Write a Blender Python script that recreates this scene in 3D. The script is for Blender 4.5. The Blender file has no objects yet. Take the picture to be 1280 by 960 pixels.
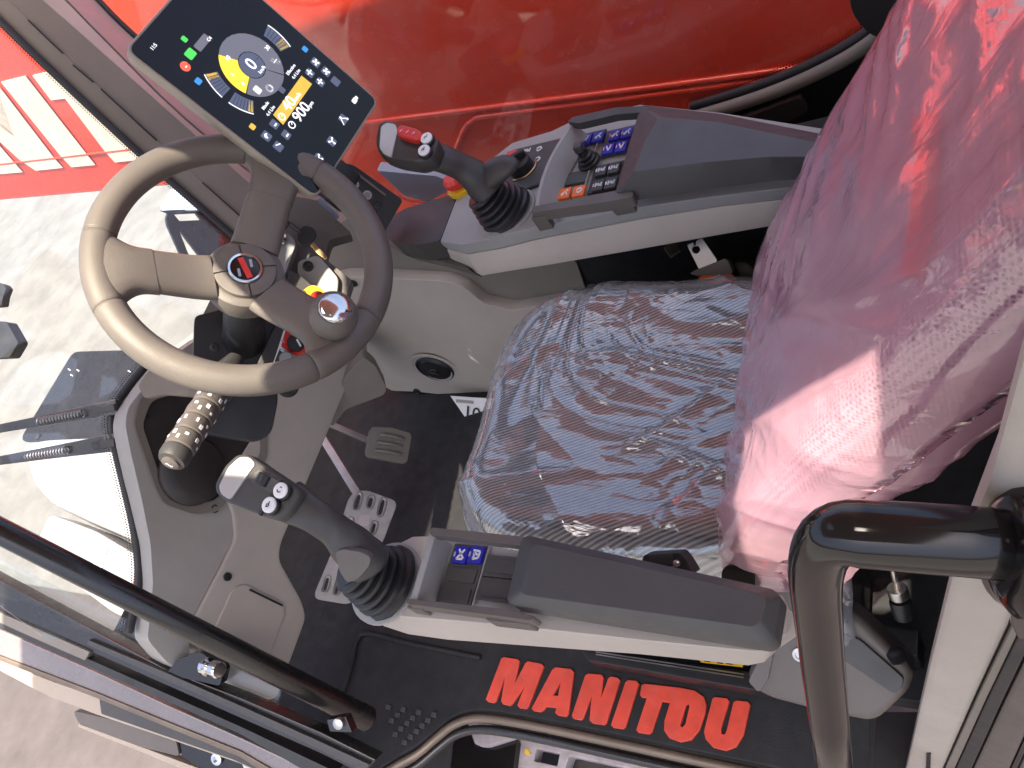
import bpy, bmesh, math, random
from mathutils import Vector as V, Matrix, noise
random.seed(7)
sc = bpy.context.scene
COL = sc.collection

# ---------------------------------------------------------------- camera
FPX = 1000.0                                    # focal length for a 1280 px wide picture
AX = V((0.84109563, -0.04313311, -0.53916387))  # world X (towards the rear of the machine) in camera terms
AY = V((0.25752509, -0.84464675, 0.46931088))   # world Y (towards the right side of the machine)
AZ = V((-0.47564584, -0.53358355, -0.69932083)) # world Z
CAM = V((0, 0, 1.4))
cd = bpy.data.cameras.new('camera'); cam = bpy.data.objects.new('camera', cd); COL.objects.link(cam)
cd.sensor_fit = 'HORIZONTAL'; cd.sensor_width = 36; cd.lens = 36 * FPX / 1280
cd.clip_start = .02; cd.clip_end = 500
rgt = V((AX[0], AY[0], AZ[0])); dwn = V((AX[1], AY[1], AZ[1])); fwd = V((AX[2], AY[2], AZ[2]))
cam.matrix_world = Matrix(((rgt[0], -dwn[0], -fwd[0], CAM[0]), (rgt[1], -dwn[1], -fwd[1], CAM[1]),
                           (rgt[2], -dwn[2], -fwd[2], CAM[2]), (0, 0, 0, 1)))
sc.camera = cam

# ---------------------------------------------------------------- sky and sun
SUN = V((.10, -.27, 1.0)).normalized()          # direction towards the sun: high, from the door side
w = bpy.data.worlds.new('World'); sc.world = w; w.use_nodes = True
nt = w.node_tree; bg = nt.nodes['Background']
sky = nt.nodes.new('ShaderNodeTexSky'); sky.sky_type = 'NISHITA'; sky.sun_disc = False
sky.sun_elevation = math.asin(SUN.z); sky.sun_rotation = math.atan2(SUN.x, SUN.y)
sky.air_density = .7; sky.dust_density = 6.0; sky.ozone_density = 1.0
nt.links.new(sky.outputs[0], bg.inputs[0]); bg.inputs[1].default_value = .15
sd = bpy.data.lights.new('sun', 'SUN'); sd.energy = 5.0; sd.angle = math.radians(.55); sd.color = (1, .89, .73)
so = bpy.data.objects.new('sun', sd); COL.objects.link(so)
so.rotation_euler = SUN.to_track_quat('Z', 'Y').to_euler(); so.location = SUN * 8
vs = sc.view_settings; vs.view_transform = 'Standard'; vs.look = 'None'; vs.gamma = 1; vs.exposure = 1.68
vs.use_curve_mapping = False
sc.cycles.max_bounces = 10; sc.cycles.transparent_max_bounces = 14; sc.cycles.caustics_reflective = False
sc.cycles.caustics_refractive = False; sc.cycles.sample_clamp_indirect = 6

# ---------------------------------------------------------------- helpers: pixels of the photograph to places
def ray(px, py):
    r = V(((px - 640) / FPX, (py - 480) / FPX, 1)); return V((r.dot(AX), r.dot(AY), r.dot(AZ)))
def PD(px, py, d): return CAM + ray(px, py) * d
def PN(p, n): return (V(p), V(n).normalized())
def PZ(z): return PN((0, 0, z), (0, 0, 1))
def PY(y): return PN((0, y, 0), (0, 1, 0))
def PX(x): return PN((x, 0, 0), (1, 0, 0))
def off(pl, k): return (pl[0] + pl[1] * k, pl[1])
def hit(q, pl):
    r = ray(q[0], q[1]); return CAM + r * ((pl[0] - CAM).dot(pl[1]) / r.dot(pl[1]))
def tr(qs, pl): return [hit(q, pl) for q in qs]
def rp(pts, r=6, n=3):
    """round the corners of an outline (any vectors or pairs)"""
    out = []; m = len(pts); P = [V(p) for p in pts]
    for i in range(m):
        a, b, c = P[i - 1], P[i], P[(i + 1) % m]
        la, lc = (a - b).length, (c - b).length
        ra, rc = min(r, la * .45), min(r, lc * .45)
        p0 = b + (a - b) * (ra / la); p1 = b + (c - b) * (rc / lc)
        for k in range(n + 1):
            t = k / n; out.append(p0 * (1 - t) ** 2 + b * 2 * t * (1 - t) + p1 * t * t)
    return out
def cr(pts, n=6, closed=False):
    P = [V(p) for p in pts]; m = len(P); out = []
    rng = range(m) if closed else range(m - 1)
    for i in rng:
        if closed: a, b, c, d = P[i - 1], P[i], P[(i + 1) % m], P[(i + 2) % m]
        else: a, b, c, d = P[max(i - 1, 0)], P[i], P[i + 1], P[min(i + 2, m - 1)]
        for k in range(n):
            t = k / n
            out.append(.5 * ((2 * b) + (c - a) * t + (2 * a - 5 * b + 4 * c - d) * t * t + (3 * b - a - 3 * c + d) * t ** 3))
    if not closed: out.append(P[-1])
    return out

# ---------------------------------------------------------------- materials
MT = {}
def mat(name, col, rough=.5, metal=0, coat=0, var=.12, vs=9, bump=0, bs=400, spec=.5, emit=0, rv=.12, dust=0):
    m = bpy.data.materials.new(name); m.use_nodes = True; t = m.node_tree; N = t.nodes; L = t.links
    b = N['Principled BSDF']; b.inputs['Metallic'].default_value = metal
    b.inputs['Specular IOR Level'].default_value = spec
    b.inputs['Coat Weight'].default_value = coat; b.inputs['Coat Roughness'].default_value = .06
    tc = N.new('ShaderNodeTexCoord'); gp = N.new('ShaderNodeNewGeometry')
    nz = N.new('ShaderNodeTexNoise'); nz.inputs['Scale'].default_value = vs; nz.inputs['Detail'].default_value = 6
    nz.inputs['Roughness'].default_value = .62
    L.new(gp.outputs['Position'], nz.inputs['Vector'])
    mr = N.new('ShaderNodeMapRange'); mr.inputs[1].default_value = .3; mr.inputs[2].default_value = .7
    mr.inputs[3].default_value = 1 - var; mr.inputs[4].default_value = 1 + var
    L.new(nz.outputs[0], mr.inputs[0])
    mx = N.new('ShaderNodeVectorMath'); mx.operation = 'SCALE'; mx.inputs[0].default_value = col
    L.new(mr.outputs[0], mx.inputs['Scale'])
    last = mx.outputs[0]
    if dust:
        n3 = N.new('ShaderNodeTexNoise'); n3.inputs['Scale'].default_value = 23; n3.inputs['Detail'].default_value = 9
        n3.inputs['Roughness'].default_value = .75; L.new(gp.outputs['Position'], n3.inputs['Vector'])
        m3 = N.new('ShaderNodeMapRange'); m3.inputs[1].default_value = .5; m3.inputs[2].default_value = .78; m3.inputs[4].default_value = dust
        L.new(n3.outputs[0], m3.inputs[0])
        mm = N.new('ShaderNodeMix'); mm.data_type = 'RGBA'; mm.inputs[7].default_value = (.36, .33, .29, 1)
        L.new(m3.outputs[0], mm.inputs[0]); L.new(last, mm.inputs[6]); last = mm.outputs[2]
    L.new(last, b.inputs['Base Color'])
    r2 = N.new('ShaderNodeMapRange'); r2.inputs[1].default_value = .3; r2.inputs[2].default_value = .7
    r2.inputs[3].default_value = max(.02, rough - rv * .5); r2.inputs[4].default_value = min(1, rough + rv)
    n4 = N.new('ShaderNodeTexNoise'); n4.inputs['Scale'].default_value = vs * 3.3; n4.inputs['Detail'].default_value = 5
    L.new(gp.outputs['Position'], n4.inputs['Vector']); L.new(n4.outputs[0], r2.inputs[0]); L.new(r2.outputs[0], b.inputs['Roughness'])
    if bump:
        n2 = N.new('ShaderNodeTexNoise'); n2.inputs['Scale'].default_value = bs; n2.inputs['Detail'].default_value = 3
        L.new(gp.outputs['Position'], n2.inputs['Vector'])
        bp = N.new('ShaderNodeBump'); bp.inputs['Strength'].default_value = bump; bp.inputs['Distance'].default_value = .001
        L.new(n2.outputs[0], bp.inputs['Height']); L.new(bp.outputs[0], b.inputs['Normal'])
    if emit:
        b.inputs['Emission Color'].default_value = (*col, 1); b.inputs['Emission Strength'].default_value = emit
    MT[name] = m; return m
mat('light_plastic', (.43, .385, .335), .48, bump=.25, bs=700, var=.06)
mat('grey_plastic', (.34, .32, .292), .5, bump=.3, bs=700, var=.07)
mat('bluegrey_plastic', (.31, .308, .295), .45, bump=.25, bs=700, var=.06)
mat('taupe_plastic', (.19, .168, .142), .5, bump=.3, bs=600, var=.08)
mat('pad', (.064, .063, .062), .42, bump=.45, bs=900, var=.1)
mat('dark_plastic', (.044, .042, .040), .42, bump=.4, bs=800, var=.14)
mat('brown_plastic', (.105, .09, .08), .45, bump=.4, bs=800, var=.1)
mat('black', (.014, .014, .015), .42, bump=.3, bs=700, var=.2)
mat('black_matt', (.010, .010, .011), .8, bump=.5, bs=300, var=.3)
mat('floor_mat', (.009, .009, .010), .7, bump=.7, bs=420, var=.25, dust=.03)
mat('recess', (.026, .022, .021), .45, var=.2, bump=.3)
mat('rubber', (.022, .022, .024), .5, bump=.2, bs=300)
mat('wheel_rubber', (.135, .118, .100), .44, bump=.55, bs=850, var=.08)
mat('glossy_black', (.010, .009, .009), .10, coat=0, var=.2, rv=.08)
mat('frame_black', (.012, .0105, .0105), .27, coat=.25, var=.2, rv=.1)
mat('red_paint', (.66, .042, .014), .22, coat=.3, var=.06, rv=.08)
mat('red_plastic', (.62, .035, .025), .35, var=.06)
mat('red_letter', (.64, .062, .034), .45, var=.16, vs=26, dust=.16)
mat('cream', (.60, .53, .43), .5, var=.06)
mat('white_paint', (.24, .238, .242), .28, coat=.5, var=.05, rv=.08)
mat('white', (.78, .78, .78), .4, var=.05)
mat('steel', (.50, .47, .44), .33, metal=1, var=.12, bump=.2, bs=300)
mat('pedal_metal', (.40, .385, .37), .42, metal=.55, var=.14, vs=30, bump=.3, bs=400)
mat('pedal_rubber', (.17, .15, .13), .5, var=.12, bump=.3)
mat('chrome', (.66, .66, .66), .10, metal=1, var=.08)
mat('brass', (.62, .42, .22), .3, metal=1)
mat('yellow', (.80, .46, .02), .4, var=.06)
mat('orange', (.85, .17, .015), .4, var=.06)
mat('orange_web', (.78, .12, .015), .7, var=.12, bump=.8, bs=900)
mat('blue', (.02, .02, .36), .35, var=.08)
mat('pink', (.85, .30, .42), .4, var=.05)
mat('bronze_trim', (.16, .125, .095), .38, metal=.4, var=.2)
mat('beige_body', (.34, .28, .215), .35, coat=.4, var=.06)
mat('pink_grey', (.17, .15, .15), .25, coat=.4, var=.12)
mat('step_grey', (.36, .32, .33), .6, var=.22, vs=40, bump=.6, bs=200, dust=.3)
mat('sky_blue', (.30, .36, .47), .35, var=.06)  # plate colour, also the sky reflection and outside glimpse put into colour
mat('green_label', (.10, .25, .13), .5)
mat('pale_label', (.42, .52, .50), .5)
mat('boot', (.013, .013, .014), .36, var=.2, bump=.15)
mat('screen_bezel', (.03, .03, .032), .3, var=.1)
mat('bezel_edge', (.34, .30, .24), .35, var=.08)

def emission(name, col, k):
    m = mat(name, col, .4, emit=k); return m
mat('screen_glass', (.008, .008, .011), .04, coat=0, var=.3, rv=.02, spec=.28)
emission('px_white', (.80, .82, .84), .38); emission('px_yellow', (.82, .58, .04), .42); emission('px_gold', (.62, .40, .05), .35)
emission('px_slate', (.075, .095, .15), .3); emission('px_grey', (.13, .14, .17), .3); emission('px_green', (.06, .50, .08), .4)
emission('px_red', (.85, .10, .05), .4); emission('px_blue', (.03, .22, .62), .4); emission('px_dark', (.022, .025, .04), .2)

def concrete():
    m = mat('concrete', (.145, .142, .138), .85, var=.08, vs=1.2, bump=.5, bs=60)
    t = m.node_tree; N = t.nodes; L = t.links; b = N['Principled BSDF']
    base = b.inputs['Base Color'].links[0].from_socket
    n = N.new('ShaderNodeTexNoise'); n.inputs['Scale'].default_value = 5; n.inputs['Detail'].default_value = 10; n.inputs['Roughness'].default_value = .7
    g = N.new('ShaderNodeNewGeometry'); L.new(g.outputs['Position'], n.inputs['Vector'])
    r = N.new('ShaderNodeMapRange'); r.inputs[1].default_value = .38; r.inputs[2].default_value = .6; r.inputs[3].default_value = .78; r.inputs[4].default_value = 1.05
    L.new(n.outputs[0], r.inputs[0])
    s = N.new('ShaderNodeVectorMath'); s.operation = 'SCALE'; L.new(base, s.inputs[0]); L.new(r.outputs[0], s.inputs['Scale'])
    L.new(s.outputs[0], b.inputs['Base Color'])
concrete()
mat('ground_shade', (.060, .051, .052), .9, var=.18, vs=6, bump=.6, bs=120)  # darkened pinkish ground tone: shade put into the colour
mat('thumb_pad', (.42, .41, .40), .12, coat=.6, var=.05)

def schlick(N, L, f0, gain=1.0, normal=None):
    """mirror share of a thin sheet by viewing angle, the same from either face"""
    lw = N.new('ShaderNodeLayerWeight'); lw.inputs[0].default_value = .5
    if normal is not None: L.new(normal, lw.inputs['Normal'])
    p = N.new('ShaderNodeMath'); p.operation = 'POWER'; p.inputs[1].default_value = 5; L.new(lw.outputs['Facing'], p.inputs[0])
    q = N.new('ShaderNodeMath'); q.operation = 'MULTIPLY_ADD'; q.use_clamp = True
    q.inputs[1].default_value = (1 - f0) * min(1, gain); q.inputs[2].default_value = f0 * gain
    L.new(p.outputs[0], q.inputs[0]); return q.outputs[0]
def glass(name, tint=(.93, .95, .95), haze=.05, refl=1.0):
    """thin pane: see-through with a mirror reflection by angle and a veil of dust"""
    m = bpy.data.materials.new(name); m.use_nodes = True; t = m.node_tree; N = t.nodes; L = t.links
    N.remove(N['Principled BSDF']); o = N['Material Output']
    tp = N.new('ShaderNodeBsdfTransparent'); tp.inputs[0].default_value = (*tint, 1)
    gl = N.new('ShaderNodeBsdfGlossy'); gl.inputs['Roughness'].default_value = .02; gl.inputs[0].default_value = (refl, refl, refl, 1)
    df = N.new('ShaderNodeBsdfDiffuse'); df.inputs[0].default_value = (.7, .68, .65, 1)
    fr = schlick(N, L, .04)
    n = N.new('ShaderNodeTexNoise'); n.inputs['Scale'].default_value = 7; n.inputs['Detail'].default_value = 8
    g = N.new('ShaderNodeNewGeometry'); L.new(g.outputs['Position'], n.inputs['Vector'])
    r = N.new('ShaderNodeMapRange'); r.inputs[1].default_value = .35; r.inputs[2].default_value = .75; r.inputs[3].default_value = haze * .5; r.inputs[4].default_value = haze * 1.6
    L.new(n.outputs[0], r.inputs[0])
    m1 = N.new('ShaderNodeMixShader'); m2 = N.new('ShaderNodeMixShader')
    L.new(r.outputs[0], m1.inputs[0]); L.new(tp.outputs[0], m1.inputs[1]); L.new(df.outputs[0], m1.inputs[2])
    L.new(fr, m2.inputs[0]); L.new(m1.outputs[0], m2.inputs[1]); L.new(gl.outputs[0], m2.inputs[2])
    L.new(m2.outputs[0], o.inputs[0]); MT[name] = m; return m
glass('added_sun_opening_glass', (.98, .98, .98), .005); glass('windscreen_glass', haze=.025); glass('window_glass', haze=.02)

def film(name, tint, body, veil, rough=.08, fine=.25, gloss=2.6, ior=1.55):
    """loose plastic film: see-through, a little milky, mirror glints from both of its faces"""
    m = bpy.data.materials.new(name); m.use_nodes = True; t = m.node_tree; N = t.nodes; L = t.links
    N.remove(N['Principled BSDF']); o = N['Material Output']
    g = N.new('ShaderNodeNewGeometry')
    n = N.new('ShaderNodeTexNoise'); n.inputs['Scale'].default_value = 26; n.inputs['Detail'].default_value = 3; n.inputs['Distortion'].default_value = 1.2
    mp = N.new('ShaderNodeMapping'); mp.inputs['Scale'].default_value = (.4, 1.4, .8); mp.inputs['Rotation'].default_value = (0, 0, .3)
    L.new(g.outputs['Position'], mp.inputs[0]); L.new(mp.outputs[0], n.inputs['Vector'])
    bp = N.new('ShaderNodeBump'); bp.inputs['Strength'].default_value = fine; bp.inputs['Distance'].default_value = .006
    L.new(n.outputs[0], bp.inputs['Height'])
    df = N.new('ShaderNodeBsdfDiffuse'); df.inputs[0].default_value = (*body, 1); L.new(bp.outputs[0], df.inputs['Normal'])
    tl = N.new('ShaderNodeBsdfTranslucent'); tl.inputs[0].default_value = (*body, 1)
    tp = N.new('ShaderNodeBsdfTransparent'); tp.inputs[0].default_value = (*tint, 1)
    gl = N.new('ShaderNodeBsdfGlossy'); gl.inputs['Roughness'].default_value = rough; gl.inputs[0].default_value = (1, 1, 1, 1); L.new(bp.outputs[0], gl.inputs['Normal'])
    lw = N.new('ShaderNodeLayerWeight'); lw.inputs[0].default_value = .35; L.new(bp.outputs[0], lw.inputs['Normal'])
    r = N.new('ShaderNodeMapRange'); r.inputs[3].default_value = veil[0]; r.inputs[4].default_value = veil[1]
    L.new(lw.outputs['Facing'], r.inputs[0])
    ms = N.new('ShaderNodeMixShader'); ms.inputs[0].default_value = .4
    L.new(df.outputs[0], ms.inputs[1]); L.new(tl.outputs[0], ms.inputs[2])
    mx = N.new('ShaderNodeMixShader')
    L.new(r.outputs[0], mx.inputs[0]); L.new(tp.outputs[0], mx.inputs[1]); L.new(ms.outputs[0], mx.inputs[2])
    fs = schlick(N, L, .047, gloss, bp.outputs[0])
    m2 = N.new('ShaderNodeMixShader'); L.new(fs, m2.inputs[0]); L.new(mx.outputs[0], m2.inputs[1]); L.new(gl.outputs[0], m2.inputs[2])
    L.new(m2.outputs[0], o.inputs[0]); MT[name] = m; return m
film('clear_film', (.95, .96, .97), (.80, .85, .92), (.09, .60), .075, .30, 3.6)
film('pink_film', (.99, .80, .87), (.97, .58, .68), (.22, .84), .08, .22, 2.4)

def fabric():
    """ribbed charcoal seat cloth: fine light cords on a dark weave"""
    m = mat('seat_cloth', (.06, .055, .058), .8, var=.1, bump=.2)
    t = m.node_tree; N = t.nodes; L = t.links; b = N['Principled BSDF']
    g = N.new('ShaderNodeNewGeometry'); wv = N.new('ShaderNodeTexWave'); wv.inputs['Scale'].default_value = 62
    wv.inputs['Distortion'].default_value = .5; wv.inputs['Detail'].default_value = 1
    mp = N.new('ShaderNodeMapping'); mp.inputs['Rotation'].default_value = (0, 0, math.radians(68))
    L.new(g.outputs['Position'], mp.inputs[0]); L.new(mp.outputs[0], wv.inputs['Vector'])
    rm = N.new('ShaderNodeValToRGB'); e = rm.color_ramp.elements
    e[0].position = .35; e[0].color = (.030, .026, .028, 1); e[1].position = .7; e[1].color = (.34, .33, .345, 1)
    L.new(wv.outputs[0], rm.inputs[0]); L.new(rm.outputs[0], b.inputs['Base Color'])
    bp = N.new('ShaderNodeBump'); bp.inputs['Strength'].default_value = .7; bp.inputs['Distance'].default_value = .002
    L.new(wv.outputs[0], bp.inputs['Height']); L.new(bp.outputs[0], b.inputs['Normal'])
fabric()
def mesh_cloth():
    """grey spacer mesh of the backrest: small dark holes in a paler knit"""
    m = mat('mesh_cloth', (.10, .095, .10), .8, var=.1)
    t = m.node_tree; N = t.nodes; L = t.links; b = N['Principled BSDF']
    g = N.new('ShaderNodeNewGeometry'); vo = N.new('ShaderNodeTexVoronoi'); vo.inputs['Scale'].default_value = 250; vo.inputs['Randomness'].default_value = .25
    L.new(g.outputs['Position'], vo.inputs['Vector'])
    rm = N.new('ShaderNodeValToRGB'); e = rm.color_ramp.elements
    e[0].position = .25; e[0].color = (.05, .046, .05, 1); e[1].position = .5; e[1].color = (.46, .44, .45, 1)
    L.new(vo.outputs['Distance'], rm.inputs[0]); L.new(rm.outputs[0], b.inputs['Base Color'])
    bp = N.new('ShaderNodeBump'); bp.inputs['Strength'].default_value = .6; bp.inputs['Distance'].default_value = .002
    L.new(vo.outputs['Distance'], bp.inputs['Height']); L.new(bp.outputs[0], b.inputs['Normal'])
mesh_cloth()

# ---------------------------------------------------------------- helpers: objects
WL = {}
def place(name, me, m, parent=None, angle=40):
    vs_ = me.vertices
    lo = V((min(v.co[i] for v in vs_) for i in range(3))); hi = V((max(v.co[i] for v in vs_) for i in range(3)))
    c = V(((lo.x + hi.x) / 2, (lo.y + hi.y) / 2, lo.z)) if parent is None else (lo + hi) / 2
    me.transform(Matrix.Translation(-c))
    for p in me.polygons: p.use_smooth = True
    if angle < 180: me.set_sharp_from_angle(angle=math.radians(angle))
    o = bpy.data.objects.new(name, me); COL.objects.link(o); o.location = c; WL[o] = c
    if m: me.materials.append(MT[m] if isinstance(m, str) else m)
    if parent is not None:
        o.parent = parent; o.matrix_parent_inverse = Matrix.Translation(-WL[parent])
    return o
def thing(name, label, cat, loc, group=None):
    o = bpy.data.objects.new(name, None); COL.objects.link(o); o.location = V(loc); WL[o] = V(loc)
    o.empty_display_size = .05
    tag(o, label, cat, group); return o
def tag(o, label, cat, group=None):
    o['label'] = label; o['category'] = cat
    if group: o['group'] = group
    return o
def structure(o): o['kind'] = 'structure'; return o

def finish(bm, name, m, parent, bev=0, seg=2, bang=32, angle=40):
    bmesh.ops.remove_doubles(bm, verts=bm.verts, dist=1e-6)
    bmesh.ops.recalc_face_normals(bm, faces=bm.faces)
    if bev:
        es = [e for e in bm.edges if len(e.link_faces) == 2 and e.calc_face_angle(0) > math.radians(bang)]
        bmesh.ops.bevel(bm, geom=es, offset=bev, segments=seg, profile=.5, affect='EDGES', clamp_overlap=True)
    me = bpy.data.meshes.new(name); bm.to_mesh(me); bm.free()
    o = place(name, me, m, parent, angle)
    if bev:
        wn = o.modifiers.new('weighted_normal', 'WEIGHTED_NORMAL'); wn.keep_sharp = True; wn.weight = 60
    return o
def loft(name, secs, m, parent=None, cap=True, bev=0, seg=2, ring=True, angle=40, bang=32):
    bm = bmesh.new(); R = [[bm.verts.new(p) for p in s] for s in secs]; n = len(secs[0])
    for a, b in zip(R, R[1:]):
        for i in range(n if ring else n - 1):
            j = (i + 1) % n; bm.faces.new((a[i], a[j], b[j], b[i]))
    if cap and ring: bm.faces.new(R[0]); bm.faces.new(list(reversed(R[-1])))
    return finish(bm, name, m, parent, bev, seg, bang, angle)
def slab(name, pts, ext, m, parent=None, bev=0, seg=2, scale=None, angle=40, bang=32):
    """an outline with real thickness; the second outline may be scaled for a draft"""
    pts = [V(p) for p in pts]; ext = V(ext); low = [p + ext for p in pts]
    if scale:
        c = sum(low, V((0, 0, 0))) / len(low); low = [c + (p - c) * scale for p in low]
    return loft(name, [pts, low], m, parent, True, bev, seg, True, angle, bang)
def pslab(name, qs, pl, t, m, parent=None, bev=0, r=0, seg=2, n=3, scale=None):
    """an outline read off the photograph on a plane, made t thick away from the side that is seen"""
    q = rp(qs, r, n) if r else qs
    pts = tr(q, pl); nn = pl[1].copy()
    if nn.dot(CAM - pl[0]) < 0: nn = -nn
    return slab(name, pts, -nn * t, m, parent, bev, seg, scale)
def frames(path):
    T = [(path[min(i + 1, len(path) - 1)] - path[max(i - 1, 0)]).normalized() for i in range(len(path))]
    a = V((0, 0, 1)) if abs(T[0].z) < .9 else V((1, 0, 0)); u = (a - T[0] * a.dot(T[0])).normalized(); out = []
    for t in T:
        u = (u - t * u.dot(t)).normalized(); out.append((u, t.cross(u)))
    return out
def tube(name, path, r, m, parent=None, seg=12, ends=True, angle=60):
    path = [V(p) for p in path]; fr = frames(path); secs = []
    rr = r if isinstance(r, (list, tuple)) else [r] * len(path)
    def ring(c, f, q): return [c + (f[0] * math.cos(2 * math.pi * k / seg) + f[1] * math.sin(2 * math.pi * k / seg)) * q for k in range(seg)]
    t0 = (path[0] - path[1]).normalized(); t1 = (path[-1] - path[-2]).normalized()
    if ends: secs += [ring(path[0] + t0 * rr[0] * .3, fr[0], rr[0] * .7)]
    secs += [ring(p, f, q) for p, f, q in zip(path, fr, rr)]
    if ends: secs += [ring(path[-1] + t1 * rr[-1] * .3, fr[-1], rr[-1] * .7)]
    return loft(name, secs, m, parent, True, angle=angle)
def lathe(name, o, ax, prof, m, parent=None, seg=28, angle=35):
    o = V(o); ax = V(ax).normalized(); a = V((0, 0, 1)) if abs(ax.z) < .9 else V((1, 0, 0))
    u = (a - ax * a.dot(ax)).normalized(); v = ax.cross(u)
    secs = [[o + ax * h + (u * math.cos(2 * math.pi * k / seg) + v * math.sin(2 * math.pi * k / seg)) * max(r, 1e-5) for k in range(seg)] for r, h in prof]
    return loft(name, secs, m, parent, True, angle=angle)
def obox(name, c, ax, ay, az, s, m, parent=None, bev=0, seg=2):
    c = V(c); ax, ay, az = [V(k).normalized() for k in (ax, ay, az)]
    x, y, z = ax * s[0] / 2, ay * s[1] / 2, az * s[2] / 2
    return slab(name, [c + x + y + z, c - x + y + z, c - x - y + z, c + x - y + z], -z * 2, m, parent, bev, seg)
def bar(name, a, b, wid, up, th, m, parent=None, bev=0):
    a, b, up = V(a), V(b), V(up); d = b - a; s = d.cross(up).normalized(); n = s.cross(d).normalized()
    return obox(name, (a + b) / 2, d, s, n, (d.length, wid, th), m, parent, bev)
X, Y, Z = V((1, 0, 0)), V((0, 1, 0)), V((0, 0, 1))
def curve_mesh(loops, depth, bev=0):
    cu = bpy.data.curves.new('outline', 'CURVE'); cu.dimensions = '2D'; cu.fill_mode = 'BOTH'; cu.extrude = depth / 2; cu.bevel_depth = bev; cu.bevel_resolution = 1
    for lp in loops:
        s = cu.splines.new('POLY'); s.points.add(len(lp) - 1); s.use_cyclic_u = True
        for p, q in zip(s.points, lp): p.co = (q[0], q[1], 0, 1)
    o = bpy.data.objects.new('outline', cu); me = bpy.data.meshes.new_from_object(o)
    bpy.data.objects.remove(o); bpy.data.curves.remove(cu); return me
def basis(pl, xd=None):
    n = pl[1].copy()
    if n.dot(CAM - pl[0]) < 0: n = -n
    xd = V(xd) if xd is not None else (X if abs(n.x) < .9 else Y)
    u = (xd - n * xd.dot(n)).normalized(); v = n.cross(u)
    return Matrix(((u.x, v.x, n.x, pl[0].x), (u.y, v.y, n.y, pl[0].y), (u.z, v.z, n.z, pl[0].z), (0, 0, 0, 1)))
def holed(name, loops, pl, t, m, parent=None, bev=0, raise_=0):
    """outline with holes (pixel loops on a plane), t thick, its seen face on the plane (+raise_)"""
    M = basis(pl); Mi = M.inverted()
    L2 = [[(Mi @ hit(q, pl)).xy for q in lp] for lp in loops]
    me = curve_mesh(L2, t, bev); me.transform(M @ Matrix.Translation((0, 0, raise_ - t / 2 - bev)))
    return place(name, me, m, parent, 30)
TX = {}
def text_mesh(s):
    if s not in TX:
        cu = bpy.data.curves.new('text', 'FONT'); cu.body = s; cu.align_x = 'CENTER'; cu.align_y = 'CENTER'; cu.size = 1; cu.extrude = .01; cu.offset = .012
        o = bpy.data.objects.new('text', cu); TX[s] = bpy.data.meshes.new_from_object(o); bpy.data.objects.remove(o)
    return TX[s].copy()
def text(name, s, c, u, v, size, m, parent=None):
    me = text_mesh(s); u, v = V(u).normalized(), V(v).normalized(); n = u.cross(v)
    c = V(c)
    me.transform(Matrix(((u.x * size, v.x * size, n.x * .02, c.x), (u.y * size, v.y * size, n.y * .02, c.y), (u.z * size, v.z * size, n.z * .02, c.z), (0, 0, 0, 1))))
    return place(name, me, m, parent, 30)

# ================================================================ SETTING
g = 150
bm = bmesh.new(); vs4 = [bm.verts.new(p) for p in ((-g, -g, -.75), (g, -g, -.75), (g, g, -.75), (-g, g, -.75))]; bm.faces.new(vs4)
structure(finish(bm, 'ground', 'concrete', None))
structure(slab('shaded_ground', [V((-14, -1.6, -.742)), V((4, -1.6, -.742)), V((4, .40, -.742)), V((-14, .40, -.742))], (0, 0, -.004), 'ground_shade'))  # thin dark sheet standing in for shaded ground on the door side

# cab floor: a thick plate whose near edge follows the door sill
sill_px = [(455, 975), (490, 950), (520, 933), (545, 912), (568, 895), (600, 888), (660, 896), (760, 916), (860, 937), (960, 958), (1080, 985)]
sill = cr(tr(sill_px, PZ(0)), 4)
fl = [V((-1.75, .98, 0)), V((-1.75, sill[0].y + .02, 0))] + sill + [V((-.222, sill[-1].y, 0)), V((-.222, .32, 0)), V((.25, .32, 0)), V((.25, .98, 0))]
floor = structure(slab('cab_floor', fl, (0, 0, -.05), 'floor_mat', None, .004))
floor['label'] = 'black textured cab floor ending at the curved door sill'
tube('sill_trim', [p + V((0, -.012, -.012)) for p in sill], .009, 'bronze_trim', floor, 8)
tube('sill_seal', [p + V((0, -.030, -.024)) for p in sill], .009, 'frame_black', floor, 8)
tube('mat_edge', cr(tr([(425, 880), (440, 830), (447, 800), (462, 792), (520, 806), (600, 822)], PZ(.002)), 6), .006, 'floor_mat', floor, 8)
# raised anti-slip studs by the door
stud = []
for i in range(7):
    for j in range(6):
        q = (486 + i * 9.5 + j * 2.2, 884 + j * 8.5 + i * 1.6)
        if (i + j) % 2 or q[1] > 985 - q[0] * .11 or q[0] + q[1] > 1448: continue
        c = hit(q, PZ(.0))
        a = (X * .8 + Y * .6) * .008; b = (X * .8 - Y * .6) * .008
        slab('grip_stud', [c + a + Z * .003, c + b + Z * .003, c - a + Z * .003, c - b + Z * .003], (0, 0, -.006), 'dark_plastic', floor, .0008, 1)
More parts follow.
